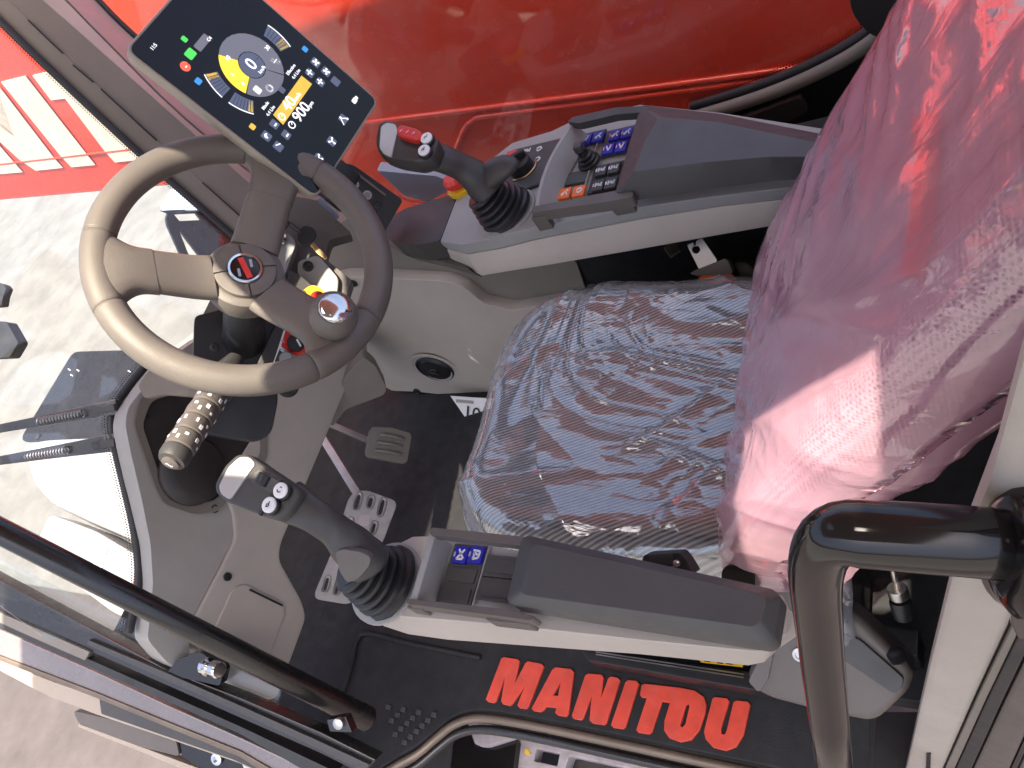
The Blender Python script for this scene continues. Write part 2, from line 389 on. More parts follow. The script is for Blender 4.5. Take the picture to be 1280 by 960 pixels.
# dark bulkheads that close the cab
wall = structure(slab('bulkhead', [V((-1.75, .98, -.05)), V((-1.75, .1, -.05)), V((-1.80, .1, .22)), V((-1.80, .98, .22))], (-.03, 0, 0), 'black_matt', None, .004))
wall['label'] = 'black front wall of the footwell'
wall = structure(slab('rear_wall', [V((.20, .16, -.05)), V((.20, 1.14, -.05)), V((.24, 1.14, 1.0)), V((.24, .16, 1.0))], (.03, 0, 0), 'black_matt', None, .004))
wall['label'] = 'black rear wall behind the seat'
wall = structure(slab('side_wall', [V((-.95, .99, -.05)), V((.2, .99, -.05)), V((.22, 1.0, .56)), V((-.80, 1.0, .53))], (0, .03, 0), 'black_matt', None, .004))
wall['label'] = 'black side wall under the switch console'

# added unseen roof, cut so sun lands only on wheel, stalk, joystick and backrest
RZ = 1.72
roof = thing('shade_roof', 'unseen cab roof added to shade the interior, with openings shaped for the sun', 'roof', (-.4, .65, RZ))
for x0, x1, y0, y1 in ((-.775, -.15, .10, 1.20), (-.70, -.15, .025, .10), (-1.65, -.15, -.62, .025), (-1.65, -1.02, .025, 1.20), (-1.02, -.775, .52, 1.20),
                       (-.15, .0, .13, 1.20), (-.15, .0, -.62, -.02), (.0, .45, -.62, 1.20)):
    slab('shade_panel', [V((x0, y0, RZ)), V((x1, y0, RZ)), V((x1, y1, RZ)), V((x0, y1, RZ))], (0, 0, .05), 'grey_plastic', roof, .004)
slab('shade_panel', [V((-.775, .23, RZ)), V((-.775, .52, RZ)), V((-.955, .52, RZ)), V((-.935, .38, RZ))], (0, 0, .05), 'grey_plastic', roof, .002)  # added filler that keeps sun off the top and right spokes
slab('added_sun_opening', [V((x, y, RZ + .02)) for x, y in ((-1.02, .025), (-.70, .025), (-.70, .10), (-.775, .10), (-.775, .23), (-.935, .38), (-.955, .52), (-1.02, .52))], (0, 0, .005), 'added_sun_opening_glass', roof)  # opening outlined to put sun on wheel, stalk and joystick tip

# ================================================================ BOOM (red, beyond the right window)
BY = 1.47
b0 = hit((0, 253), PY(BY)); b1 = hit((222, 234), PY(BY)); sl = (b1.z - b0.z) / (b1.x - b0.x)
boom = thing('telescopic_boom', 'long red painted boom with cream lettering beyond the windscreen and side window', 'boom', (-2, 1.58, .3))
bo = [V((-3.7, BY, b0.z + sl * (-3.7 - b0.x))), V((b1.x, BY, b1.z)), V((-1.72, BY, -.74)), V((1.6, BY, -.74)), V((1.6, BY, .80)), V((-1.25, BY, .84)), V((-1.72, BY, 1.16)), V((-3.7, BY, 1.16))]
body = slab('boom_body', bo, (0, .42, 0), 'red_paint', boom, .02, 3)
tube('pressed_ridge', cr(tr([(380, 163), (467, 152), (700, 123), (860, 103), (1000, 84), (1100, 68)], PY(BY - .002)), 4), .007, 'red_paint', boom, 10)
tube('pressed_ridge', cr(tr([(552, 230), (569, 190), (580, 163), (592, 150), (612, 144), (760, 125), (957, 99), (1060, 82)], PY(BY - .002)), 5), .008, 'red_paint', boom, 10)
tube('flange_fold', tr([(-60, 212), (0, 205), (80, 196), (165, 186), (240, 176)], PY(BY - .001)), .0045, 'red_paint', boom, 8)
def z1(pts): return [(a * .2709, b * .2709) for a, b in pts]
for lp in ([(0, 405), (248, 728), (290, 775), (165, 788), (95, 742), (0, 655)],
           [(0, 675), (60, 745), (105, 795), (20, 802), (-150, 815), (-150, 600), (-20, 640)],
           [(5, 380), (118, 352), (400, 712), (440, 762), (330, 772), (283, 724)],
           [(150, 350), (420, 285), (560, 500), (700, 640), (760, 725), (530, 750), (485, 700), (300, 455), (235, 463)],
           [(-150, 420), (-20, 390), (66, 630), (-60, 560), (-150, 560)]):
    o = pslab('letter', z1(lp), PY(BY - .004), .003, 'cream', boom)
pslab('sky_reflection', [(470, 213), (545, 220), (575, 232), (535, 254), (505, 246)], PY(1.20), .03, 'sky_blue', boom, .004)  # sky reflection beyond the window, put into the panel's blue colour

# ================================================================ RIGHT FRONT PILLAR, GLASS, SEALS
GL = PN((-1.47, 0, .5), (1, 0, .36))
pil = thing('front_pillar', 'sloping beige grey cab pillar with long creases behind the display', 'pillar', (-BY, 1.05, .4))
L0 = [(-45, -20), (0, 21), (60, 79), (184, 195), (300, 297), (350, 340)]
L1 = [(-30, -38), (27, 15), (75, 62), (196, 174), (309, 279), (362, 326)]
L2 = [(14, -38), (54, 0), (105, 45), (240, 165), (345, 258), (400, 306)]
L3 = [(40, -38), (81, 0), (128, 48), (232, 150), (370, 262), (425, 305)]
L4 = [(82, -38), (119, 0), (160, 41), (262, 132), (400, 245), (470, 300)]
def strip(name, a, b, ka, kb, m):
    """one facet of the pillar, with a 25 mm body behind it"""
    secs = []
    for p, q in zip(cr(a, 4), cr(b, 4)):
        A = hit(p, off(GL, ka)); B = hit(q, off(GL, kb)); n = -GL[1] * .025
        secs.append([A, B, B + n, A + n])
    return loft(name, secs, m, pil, angle=30, bev=.0012, seg=1)
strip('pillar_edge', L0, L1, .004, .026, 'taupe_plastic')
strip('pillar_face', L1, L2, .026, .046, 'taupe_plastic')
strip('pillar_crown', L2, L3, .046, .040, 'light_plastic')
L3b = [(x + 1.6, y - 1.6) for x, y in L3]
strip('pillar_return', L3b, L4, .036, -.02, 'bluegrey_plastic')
tube('glass_seal', cr(tr([(x - 3, y + 3) for x, y in L0], off(GL, .006)), 5), .0075, 'rubber', pil, 8)
tube('glass_seal', cr(tr([(x + 2, y - 2) for x, y in L4], off(GL, -.018)), 5), .0065, 'rubber', pil, 8)
for a, b in (((34, 25), (78, 67)), ((90, 81), (116, 103)), ((125, 111), (195, 176)), ((252, 228), (306, 276))):
    bar('seam', hit((a[0] + 1, a[1]), off(GL, .029)), hit((b[0] + 1, b[1]), off(GL, .029)), .0014, GL[1], .004, 'black', pil)

def dots(name, path, pl, m, parent, rows=3, step=.0052, r=.0019, side=1):
    """the printed dot fringe along a pane's edge: too many to pick apart"""
    P = [hit(q, pl) for q in cr(path, 8)]; bm = bmesh.new(); acc = 0
    M = basis(pl); n = M.col[2].xyz
    for a, b in zip(P, P[1:]):
        d = b - a; L = d.length; s = acc
        while s < L:
            for k in range(rows):
                c = a + d * (s / L) + d.normalized().cross(n) * side * (k + .6) * step * .9 + d.normalized() * (step * .5 if k % 2 else 0)
                rr = r * (1 - .22 * k); u = d.normalized(); w_ = u.cross(n)
                bm.faces.new([bm.verts.new(c + (u * math.cos(q) + w_ * math.sin(q)) * rr) for q in [i * math.pi / 3 for i in range(6)]])
            s += step
        acc = s - L
    me = bpy.data.meshes.new(name); bm.to_mesh(me); bm.free(); o = place(name, me, m, parent); o['kind'] = 'stuff'; return o

lw = [(196, 450), (172, 478), (152, 507), (147, 530), (153, 565), (165, 615), (176, 665), (181, 710), (178, 745), (168, 790)]
ws = thing('windscreen', 'curved clear windscreen pane with black dotted border beside the column', 'window', (-1.5, .5, .2))
pane_px = [(-80, -50), (5, 15), (75, 82), (184, 198), (300, 300), (262, 400)] + lw + [(60, 800), (-80, 700)]
pslab('pane', pane_px, off(GL, .002), .005, 'windscreen_glass', ws)
lw2 = [(x - 7, y) for x, y in lw]
tube('border_seal', cr(tr(lw2, off(GL, .012)), 5), .0085, 'rubber', ws, 8)
dots('dot_fringe', [(x - 4, y) for x, y in lw2], off(GL, .008), 'black', ws, 3, side=1)
dots('dot_fringe', [(x - 5, y + 5) for x, y in L0], off(GL, .005), 'black', ws, 2, side=1)

# ================================================================ RIGHT WINDOW
rw = thing('side_window', 'clear side window pane between console and red boom', 'window', (-.6, 1.16, .5))
pslab('pane', [(150, -60), (185, 62), (400, 248), (500, 246), (575, 242), (760, 185), (890, 150), (1000, 108), (1092, 60), (1140, 0), (1150, -60)], PY(1.165), .005, 'window_glass', rw)
tr1 = [(870, 146), (930, 128), (985, 108), (1035, 85), (1075, 62), (1105, 38), (1130, 0), (1150, -40)]
tube('window_trim', cr(tr(tr1, PY(1.13)), 5), .011, 'taupe_plastic', rw, 10)
tube('window_seal', cr(tr([(x - 6, y - 13) for x, y in tr1], PY(1.15)), 5), .008, 'rubber', rw, 8)
dots('dot_fringe', [(x - 8, y - 19) for x, y in tr1], PY(1.158), 'black', rw, 2, side=-1)
dots('dot_fringe', [(498, 247), (515, 253), (535, 254)], PY(1.158), 'black', rw, 2, side=-1)
rq = thing('rear_quarter_trim', 'black trim panel under the curved window edge behind the console', 'trim panel', (-.2, 1.14, .3))
pslab('panel', [(850, 158), (930, 136), (1000, 110), (1075, 70), (1135, 12), (1160, -40), (1330, -40), (1330, 330), (900, 330)], PY(1.14), .02, 'black', rq)
pslab('belt_guide', [(1058, -30), (1064, 18), (1085, 44), (1110, 52), (1138, 10), (1150, -30)], PY(1.08), .05, 'black', rq, .01, 14)
pslab('stowage_lid', [(925, 150), (1000, 122), (1010, 140), (970, 160)], PY(1.125), .02, 'dark_plastic', rq, .003, 4)

# ================================================================ LEFT FRONT PILLAR AND DOOR FRAME
lp_a = PD(460, 899, 1.50); lp_b = PD(-60, 633, 1.16)
lp = thing('door_pillar', 'glossy black tubular pillar crossing in front of the dash with rounded end', 'pillar', lp_a)
tube('pillar_tube', [lp_a, lp_a.lerp(lp_b, .5), lp_b], [.0228, .0205, .0185], 'frame_black', lp, 24)
fp = PN(PD(200, 850, 1.52), (.25, -.55, .8))
fr = thing('door_frame', 'black channel door frame with steel latch pin below the tubular pillar', 'door frame', PD(450, 950, 1.7))
def band(name, a, b, k, t, m, bev=.003, parent=fr): return pslab(name, list(a) + list(reversed(b)), off(fp, k), t, m, parent, bev)
band('frame_channel', [(-60, 693), (0, 726), (120, 790), (210, 838), (300, 872), (400, 915), (470, 950)], [(-60, 742), (0, 768), (120, 818), (210, 858), (300, 898), (400, 942), (452, 968)], .0, .03, 'frame_black')
band('frame_lip', [(110, 800), (210, 842), (300, 882), (400, 927), (462, 956)], [(108, 806), (206, 850), (296, 890), (396, 936), (456, 966)], .008, .014, 'dark_plastic', .002)
band('rubber_strip', [(-60, 752), (0, 776), (120, 828), (210, 868), (300, 908), (420, 965)], [(-60, 760), (0, 786), (120, 838), (210, 878), (300, 918), (400, 975)], .004, .03, 'rubber', .002)
band('tan_strip', [(-60, 742), (0, 766), (60, 792), (112, 815)], [(-60, 752), (0, 779), (60, 806), (106, 826)], .006, .02, 'taupe_plastic', .002)
pin_o = hit((262, 834), off(fp, .01)); lathe('latch_pin', pin_o, (hit((285, 841), off(fp, .03)) - pin_o), [(.017, -.012), (.017, -.002), (.011, 0), (.011, .012), (.015, .014), (.0155, .03), (.013, .033), (.0, .033)], 'chrome', fr, 20)
pslab('latch_plate', [(205, 845), (222, 824), (250, 815), (280, 835), (275, 858), (240, 850)], off(fp, .004), .02, 'glossy_black', fr, .003, 5)
pslab('foot_bracket', [(408, 900), (432, 896), (440, 916), (412, 915)], off(fp, .006), .02, 'frame_black', fr, .002)
lathe('bolt', hit((425, 903), off(fp, .006)), fp[1], [(.010, 0), (.010, .008), (.006, .010), (0, .010)], 'steel', fr, 12)
# door glass strip seen between pillar and channel
dg = tag(pslab('door_glass', [(-60, 668), (0, 700), (120, 760), (262, 822), (350, 862), (345, 890), (230, 842), (110, 786), (0, 728), (-60, 696)], off(fp, -.02), .006, 'windscreen_glass'), 'narrow strip of door glass between the tubular pillar and the black channel', 'window')
# outer sill panels of the door, below the frame
ds = thing('cab_door', 'pinkish grey and beige lower door edge with dark handle recess over shaded ground', 'door', PD(200, 930, 1.75))
band('outer_panel', [(-60, 758), (0, 787), (120, 840), (210, 882), (300, 922), (380, 960), (400, 975)], [(-60, 796), (0, 822), (120, 868), (210, 905), (300, 940), (350, 975), (400, 990)], -.03, .03, 'pink_grey', .004, ds)
band('edge_trim', [(-60, 792), (0, 820), (120, 866), (210, 903), (300, 939), (350, 968)], [(-60, 798), (0, 826), (120, 873), (210, 910), (300, 947), (345, 976)], -.026, .02, 'bronze_trim', .002, ds)
band('lower_panel', [(-60, 800), (0, 826), (60, 850), (124, 872), (210, 910), (300, 946), (380, 985)], [(-60, 812), (0, 840), (60, 872), (124, 896), (210, 925), (300, 956), (360, 990)], -.05, .04, 'beige_body', .006, ds)
pslab('handle_recess', [(123, 872), (240, 915), (330, 950), (400, 985), (380, 990), (290, 950), (126, 893)], off(fp, -.044), .02, 'dark_plastic', ds, .003)
pslab('door_handle', [(91, 888), (150, 902), (220, 925), (224, 946), (180, 935), (98, 905)], off(fp, -.075), .03, 'brown_plastic', ds, .005, 5)
pslab('latch_housing', [(221, 922), (290, 940), (330, 962), (330, 985), (250, 960), (226, 945)], off(fp, -.08), .03, 'glossy_black', ds, .004, 4)
lathe('latch_eye', hit((272, 948), off(fp, -.078)), fp[1], [(.012, 0), (.012, .005), (.007, .006), (.007, .002), (0, .002)], 'chrome', ds, 14)
pslab('lock_plate', [(300, 950), (350, 962), (352, 990), (315, 985)], off(fp, -.072), .02, 'steel', ds, .003, 4)
band('bottom_edge', [(98, 905), (180, 935), (260, 965), (300, 985)], [(97, 909), (178, 941), (250, 972), (290, 992)], -.085, .02, 'beige_body', .002, ds)

# ================================================================ REAR DOOR PILLAR, GRAB HANDLE
rpz = thing('rear_pillar', 'pale beige rear door pillar with dark seal behind the grab handle', 'pillar', hit((1150, 970), PY(.22)))
pq = PN((0, .22, 0), (-.25, -1, 0))
lft = [(1300, 350), (1268, 462), (1232, 600), (1187, 716), (1162, 820), (1131, 962), (1120, 1010)]
mid = [(1420, 470), (1345, 590), (1290, 720), (1262, 787), (1222, 870), (1180, 962), (1160, 1010)]
def band2(name, a, b, k, t, m, bev=.004): return pslab(name, list(a) + list(reversed(b)), off(pq, k), t, m, rpz, bev)
band2('pillar_cover', lft, mid, 0, .05, 'light_plastic', .008)
sh = lambda L, dx, dy=0: [(x + dx, y + dy) for x, y in L]
band2('pillar_lip', sh(mid, 1), sh(mid, 11, 4), .004, .03, 'taupe_plastic', .003)
band2('door_seal', sh(mid, 12, 5), sh(mid, 30, 9), .006, .04, 'rubber', .006)
band2('outer_post', sh(mid, 31, 9), sh(mid, 72, 22), .002, .05, 'brown_plastic', .006)
band2('outer_rim', sh(mid, 73, 22), sh(mid, 80, 24), -.004, .04, 'rubber', .002)
band2('outer_skin', sh(mid, 81, 24), sh(mid, 260, 70), -.002, .05, 'brown_plastic', .006)
pslab('trim_slot', [(1158, 943), (1163, 943), (1162, 975), (1157, 975)], off(pq, .003), .01, 'black', rpz)
gh = thing('grab_handle', 'black glossy tubular grab handle on the beige rear pillar', 'handle', PD(1040, 980, .7))
hp = [PD(1268, 682, .43), PD(1200, 676, .435), PD(1130, 671, .442)]
c0, c1, c2 = PD(1075, 667, .45), PD(1012, 655, .46), PD(1020, 745, .52)
hp += [c0 * (1 - t) ** 2 + c1 * 2 * t * (1 - t) + c2 * t * t for t in [i / 10 for i in range(11)]]
hp += [PD(1027, 820, .58), PD(1036, 900, .64), PD(1046, 990, .71)]
tube('tube_bar', hp, [.0195] * 4 + [.019 - .00033 * i for i in range(len(hp) - 4)], 'glossy_black', gh, 24)
lathe('flange', PD(1262, 682, .43), hp[1] - hp[0], [(.031, -.014), (.038, -.010), (.038, -.004), (.031, .002), (.022, .004)], 'glossy_black', gh, 28)
lathe('bolt', PD(1258, 730, .47), (-.6, -.6, .3), [(.012, 0), (.012, .006), (.008, .008), (0, .008)], 'steel', gh, 12)
pslab('mount_plate', [(1262, 690), (1300, 690), (1300, 800), (1272, 800), (1262, 780)], PN(PD(1275, 740, .47), (-.25, -1, 0)), .012, 'glossy_black', gh, .002)
# dark panels behind the seat seen beside the pillar
bk = thing('rear_trim', 'dark angled trim and bracket behind the pink wrapped backrest', 'trim panel', (.1, .4, .2))
pslab('trim_sheet', [(1080, 660), (1200, 520), (1250, 480), (1250, 640), (1190, 700), (1060, 700)], PX(.06), .02, 'black', bk, .004)
pslab('trim_box', [(1165, 600), (1190, 565), (1235, 545), (1215, 600), (1195, 640), (1160, 650)], PX(.04), .03, 'dark_plastic', bk, .004)
pslab('trim_rib', [(1188, 610), (1210, 600), (1205, 680), (1180, 690)], PX(.03), .02, 'brown_plastic', bk, .003)
pslab('trim_edge', [(1150, 630), (1240, 530), (1246, 538), (1158, 642)], PX(.035), .02, 'dark_plastic', bk, .002)

# ================================================================ FRONT CONSOLE (below the wheel)
CP = PN((-1.30, 0, 0), (1, 0, .2))
fc = thing('front_console', 'light grey moulded front console with lidded pocket under the steering wheel', 'console', (-1.36, .35, 0))
main = rp([(260, 415), (205, 452), (180, 484), (160, 509), (156, 530), (163, 565), (176, 620), (188, 680), (191, 730), (184, 800), (210, 830), (250, 850), (232, 790), (276, 705), (292, 672), (290, 640), (272, 610), (330, 520), (330, 430)], 8)
pslab('console_wing', main, CP, .06, 'grey_plastic', fc, .006, n=2)
cheek = rp([(330, 405), (400, 380), (452, 400), (462, 440), (438, 475), (402, 562), (352, 680), (350, 700), (379, 752), (384, 772), (346, 876), (300, 870), (234, 790), (278, 706), (294, 672), (291, 640), (276, 612), (325, 530)], 9)
pslab('console_cheek', cheek, off(CP, .006), .07, 'light_plastic', fc, .008, n=3)
pslab('pocket_lid', rp([(306, 729), (353, 752), (358, 765), (330, 840), (320, 850), (258, 815), (262, 800), (292, 735)], 6), off(CP, .010), .012, 'light_plastic', fc, .0035)
bar('lid_slot', hit((312, 737), off(CP, .0105)), hit((353, 757), off(CP, .0105)), .004, CP[1], .003, 'black', fc)
for q in ((284, 721), (268, 636)):
    lathe('screw', hit(q, off(CP, .006)), CP[1], [(.0085, 0), (.0085, .003), (.0055, .0035), (.005, .0015), (0, .0015)], 'black', fc, 14)
rec_o = rp([(175, 500), (185, 488), (255, 470), (335, 492), (334, 575), (305, 605), (272, 640), (243, 643), (205, 630), (195, 610), (168, 530)], 8)
rec_i = rp([(186, 508), (192, 500), (255, 482), (326, 502), (325, 570), (298, 596), (268, 626), (243, 630), (212, 619), (203, 604), (178, 532)], 8)
secs = [tr(rec_o, off(CP, .004)), tr(rec_o, off(CP, .010)), tr(rec_i, off(CP, .008)), tr(rec_i, off(CP, -.0))]
loft('recess_frame', secs, 'taupe_plastic', fc, cap=False, angle=30)
pslab('recess_plate', rec_i, off(CP, .0025), .01, 'recess', fc, .001)
bl = hit((238, 590), off(CP, .004))
lathe('boot_disc', bl, CP[1], [(.068, 0), (.066, .014), (.058, .022), (.04, .026), (0, .027)], 'recess', fc, 32)
for q in ((181, 521), (244, 622)):
    lathe('screw', hit(q, off(CP, .004)), CP[1], [(.008, 0), (.008, .003), (.005, .0035), (.0045, .0015), (0, .0015)], 'black', fc, 12)
# shoulder between console and side panel
pslab('console_shoulder', rp([(432, 470), (455, 446), (470, 458), (484, 486), (480, 494), (432, 512), (415, 535), (410, 520)], 5), PN(hit((450, 480), off(CP, .03)), (.6, -.7, .2)), .05, 'taupe_plastic', fc, .006)

# ---------------- column cover (dark shrouds behind the wheel)
cc = thing('column_cover', 'dark blue black steering column shroud behind the wheel', 'column cover', (-1.2, .55, .3))
CV = PN(PD(300, 430, 1.40), (.8, -.25, .5))
pslab('upper_shroud', [(243, 395), (300, 380), (360, 385), (345, 440), (332, 482), (296, 488), (240, 478)], CV, .06, 'black', cc, .008, 6)
pslab('shroud_rib', [(296, 412), (300, 412), (294, 478), (289, 478)], off(CV, .004), .01, 'black', cc, .001)
lathe('screw', hit((268, 434), CV), CV[1], [(.008, 0), (.008, .002), (.004, .003), (.004, .001), (0, .001)], 'black', cc, 12)
pslab('lower_shroud', [(240, 478), (345, 470), (348, 500), (340, 540), (325, 552), (290, 548), (250, 540)], off(CV, -.01), .08, 'black', cc, .01, 8)
pslab('visor_flap', [(172, 482), (186, 462), (215, 455), (270, 470), (268, 498), (205, 493), (180, 498)], PN(PD(220, 475, 1.34), (.5, -.3, .8)), .012, 'taupe_plastic', cc, .004, 5)

# ================================================================ STEERING WHEEL
WC = V((-.952, .605, .865)); WN = V((.7396, -.0053, .6730)).normalized(); WR = .195
WU = (Y - WN * Y.dot(WN)).normalized(); WV = WN.cross(WU)
sw = thing('steering_wheel', 'three spoke grey rubber steering wheel with spinner knob', 'steering wheel', WC - WN * .06)
SP = [math.radians(a) for a in (123, 6, -112)]
def wp(a, r, h=0): return WC + (WU * math.cos(a) + WV * math.sin(a)) * r + WN * h
seams = []
for s in SP: seams += [s - .30, s + .30]
angs = sorted(set([round(i * 2 * math.pi / 120, 5) for i in range(120)] + [round((s + d) % (2 * math.pi), 5) for s in seams for d in (-.012, -.005, 0, .005, .012)]))
secs = []; TS = 20
for a in angs:
    rr = .0222
    for s in seams:
        d = abs((a - s + math.pi) % (2 * math.pi) - math.pi)
        if d < .02: rr -= .0022 * math.exp(-(d / .006) ** 2)
    rad = WU * math.cos(a) + WV * math.sin(a)
    secs.append([wp(a, WR) + (rad * math.cos(k * 2 * math.pi / TS) + WN * math.sin(k * 2 * math.pi / TS)) * rr for k in range(TS)])
secs.append(secs[0]); loft('rim', secs, 'wheel_rubber', sw, cap=False, angle=180)
def sm(t): t = max(0, min(1, t)); return t * t * (3 - 2 * t)
def sup(c, s, n, a, b, k=16, e=2.6):
    o = []
    for i in range(k):
        q = 2 * math.pi * i / k; cx, sy = math.cos(q), math.sin(q)
        o.append(c + s * a * math.copysign(abs(cx) ** (2 / e), cx) + n * b * math.copysign(abs(sy) ** (2 / e), sy))
    return o
DISH = .05
for a in SP:
    rad = WU * math.cos(a) + WV * math.sin(a); tan = WN.cross(rad)
    inner = []; outer = []
    for i in range(9):
        t = i / 8; r = .045 + t * .080; h = -DISH * (1 - sm((r - .03) / .15)); inner.append(sup(wp(a, r, h), tan, WN, .0370 - .003 * t, .0150 + .001 * t))
    loft('spoke', inner, 'wheel_rubber', sw, angle=50)
    for i in range(13):
        t = i / 12; r = .122 + t * .073; h = -DISH * (1 - sm((r - .03) / .15))
        wd = .0355 + .036 * sm((t - .15) / .85) ** 1.5; outer.append(sup(wp(a, r, h), tan, WN, wd * (1 if t < .97 else .9), 0.0165 + .0035 * t))
    loft('spoke_root', outer, 'wheel_rubber', sw, angle=60)
hb = WC - WN * DISH
lathe('hub', hb, WN, [(.040, -.05), (.056, -.035), (.060, -.010), (.057, .006), (.050, .010), (.046, .010)], 'wheel_rubber', sw, 40)
for k in range(4):
    a0 = math.radians(35 + k * 90 + .8); a1 = math.radians(35 + (k + 1) * 90 - .8); pts = []
    for i in range(9): a = a0 + (a1 - a0) * i / 8; pts.append(wp(a, .0455, -DISH + .018))
    for i in range(9): a = a1 + (a0 - a1) * i / 8; pts.append(wp(a, .026, -DISH + .021))
    slab('horn_pad', pts, -WN * .014, 'wheel_rubber', sw, .002)
em = lathe('emblem', hb + WN * .014, WN, [(.026, 0), (.0262, .007), (.0245, .010), (.0215, .009), (.0205, .006), (0, .0055)], 'chrome', sw, 32)
lathe('emblem_face', hb + WN * .0185, WN, [(.0205, 0), (.0205, .0022), (0, .0026)], 'glossy_black', em, 28)
ec = hb + WN * .0222
d1 = (hit((318, 364), PN(ec, WN)) - hit((302, 332), PN(ec, WN))).normalized()
bar('emblem_stripe', ec - d1 * .0185, ec + d1 * .0185, .0085, WN, .0014, 'red_plastic', em)
dside = d1.cross(WN)
for k in (-1, 1):
    bar('emblem_mark', ec + dside * .0095 * k - d1 * .002 * k, ec + dside * .0125 * k + d1 * .011 * k, .004, WN, .001, 'px_grey', em)
# spinner knob
kc = hit((416, 398), PN(WC + WN * .035, WN))
kn = lathe('spinner_knob', kc, WN, [(.014, -.040), (.014, -.028), (.022, -.020), (.031, -.008), (.0345, .006), (.034, .016), (.030, .026), (.0255, .0315), (.023, .032)], 'wheel_rubber', sw, 36)
lathe('knob_cap', kc + WN * .0315, WN, [(.0235, -.003), (.0235, .0015), (.0215, .0045), (.015, .0075), (.008, .009), (0, .0094)], 'chrome', kn, 32)
tube('column_stem', [hb - WN * .03, hb - WN * .16, hb - WN * .30], [.03, .034, .04], 'black', sw, 18)

# ================================================================ COLUMN STALK
a = PD(268, 492, 1.30); b = PD(211, 582, 1.20); dx = (b - a).normalized()
st = thing('control_stalk', 'ringed indicator and wiper stalk with white symbols left of the column', 'stalk', a)
Ln = (b - a).length
lathe('stalk_root', a - dx * .05, dx, [(.016, -.03), (.024, 0), (.027, .02), (.027, .045), (.022, .05)], 'dark_plastic', st, 24)
R0 = .0235; seg_l = Ln * .80 / 4
for k in range(4):
    lathe('stalk_ring', a + dx * (seg_l * k), dx, [(R0 * .9, 0), (R0, .002), (R0 + .0012, seg_l * .5), (R0, seg_l - .003), (R0 * .9, seg_l - .001)], 'brown_plastic', st, 28)
tipb = lathe('stalk_tip', a + dx * (seg_l * 4), dx, [(R0 * .9, 0), (R0, .002), (R0, .014), (R0 * .86, .022), (R0 * .6, .0235)], 'dark_plastic', st, 28)
lathe('horn_button', a + dx * (seg_l * 4 + .0225), dx, [(R0 * .58, 0), (R0 * .58, .004), (R0 * .4, .006), (0, .0065)], 'brown_plastic', st, 24)
toC = (CAM - a); sn = (toC - dx * toC.dot(dx)).normalized(); stn = dx.cross(sn)
for k in range(4):
    for j, an in enumerate((-70, -48, -26, -2, 22, 44, 66)):
        an = math.radians(an + k * 6 - 10); nn = sn * math.cos(an) + stn * math.sin(an); t2 = dx.cross(nn)
        l_ = .0075 if (j + k) % 3 else .0045; wd = .0042 if (j + k) % 2 else .006
        c = a + dx * (seg_l * (k + (.38 if j % 2 else .66))) + nn * (R0 + .0011)
        if (j * 3 + k) % 5 == 4: continue
        obox('symbol', c, t2, dx, nn, (wd, l_, .0008), 'white', st, .0003, 1)
text('symbol', '~', a + dx * (seg_l * 4 + .0295), stn, dx.cross(stn), .02, 'white', st)

# ================================================================ DISPLAY
BL = PD(395, 249, 1.25); BR = PD(474, 126, 1.35); wv = BR - BL
r_ = ray(155, 62); TL = CAM + r_ * ((BL - CAM).dot(wv) / r_.dot(wv))
SU = wv.normalized(); SV = (TL - BL).normalized(); SNn = SU.cross(SV); SW, SH = wv.length, (TL - BL).length
SPL = PN(BL, SNn)
mo = thing('display_monitor', 'tall tablet style display showing gauges, 40 and 900, behind the wheel', 'monitor', BL + SU * SW / 2 - SV * .03)
def sp(u, v, h=0): return BL + SU * u + SV * v + SNn * h
def rrect(u0, v0, u1, v1, r, h=0): return rp([sp(u0, v0, h), sp(u1, v0, h), sp(u1, v1, h), sp(u0, v1, h)], r, 5)
loft('housing', [rrect(.012, .012, SW - .012, SH - .012, .02, -.032), rrect(.002, .002, SW - .002, SH - .002, .018, -.022), rrect(0, 0, SW, SH, .016, -.004), rrect(.0012, .0012, SW - .0012, SH - .0012, .0155, 0)], 'bezel_edge', mo, angle=50)
scr = slab('screen', rrect(.0038, .0038, SW - .0038, SH - .0038, .013, .0012), -SNn * .004, 'screen_glass', mo, .0006, 2)
H1 = .0019
def zs(q): return (80 + q[0] * .32813, q[1] * .32813)        # enlarged-view coordinates back to the photograph
def loc(q): p = hit(zs(q), SPL) - BL; return p.dot(SU), p.dot(SV)
def chip(name, u, v, wd, ht, m, h=H1, r=.002):
    return slab(name, rp([sp(u - wd / 2, v - ht / 2, h), sp(u + wd / 2, v - ht / 2, h), sp(u + wd / 2, v + ht / 2, h), sp(u - wd / 2, v + ht / 2, h)], r, 2), -SNn * .0005, m, scr)
def arc(name, c, r0, r1, a0, a1, m, h=H1, n=14):
    pts = []
    for i in range(n + 1): a = math.radians(a0 + (a1 - a0) * i / n); pts.append(sp(c[0] + r1 * math.cos(a), c[1] + r1 * math.sin(a), h))
    for i in range(n + 1): a = math.radians(a1 + (a0 - a1) * i / n); pts.append(sp(c[0] + r0 * math.cos(a), c[1] + r0 * math.sin(a), h))
    return slab(name, pts, -SNn * .0005, m, scr)
def stx(s, q, size, m='px_white', h=H1 + .0008):
    u, v = loc(q); return text('screen_text', s, sp(u, v, h), SU, SV, size, m, scr)
gc = loc((715, 250))
arc('gauge', gc, .0215, .050, -60, 119, 'px_grey'); arc('gauge', gc, .0215, .050, 119, 199, 'px_yellow'); arc('gauge', gc, .0215, .050, 201, 298, 'px_grey')
arc('gauge', gc, .0, .0205, 0, 358, 'px_slate')
stx('0', (712, 248), .026); stx('km/h', (752, 268), .008)
stx('10', (622, 225), .009); stx('30', (773, 186), .009); stx('5', (640, 287), .008); stx('0', (680, 322), .008)
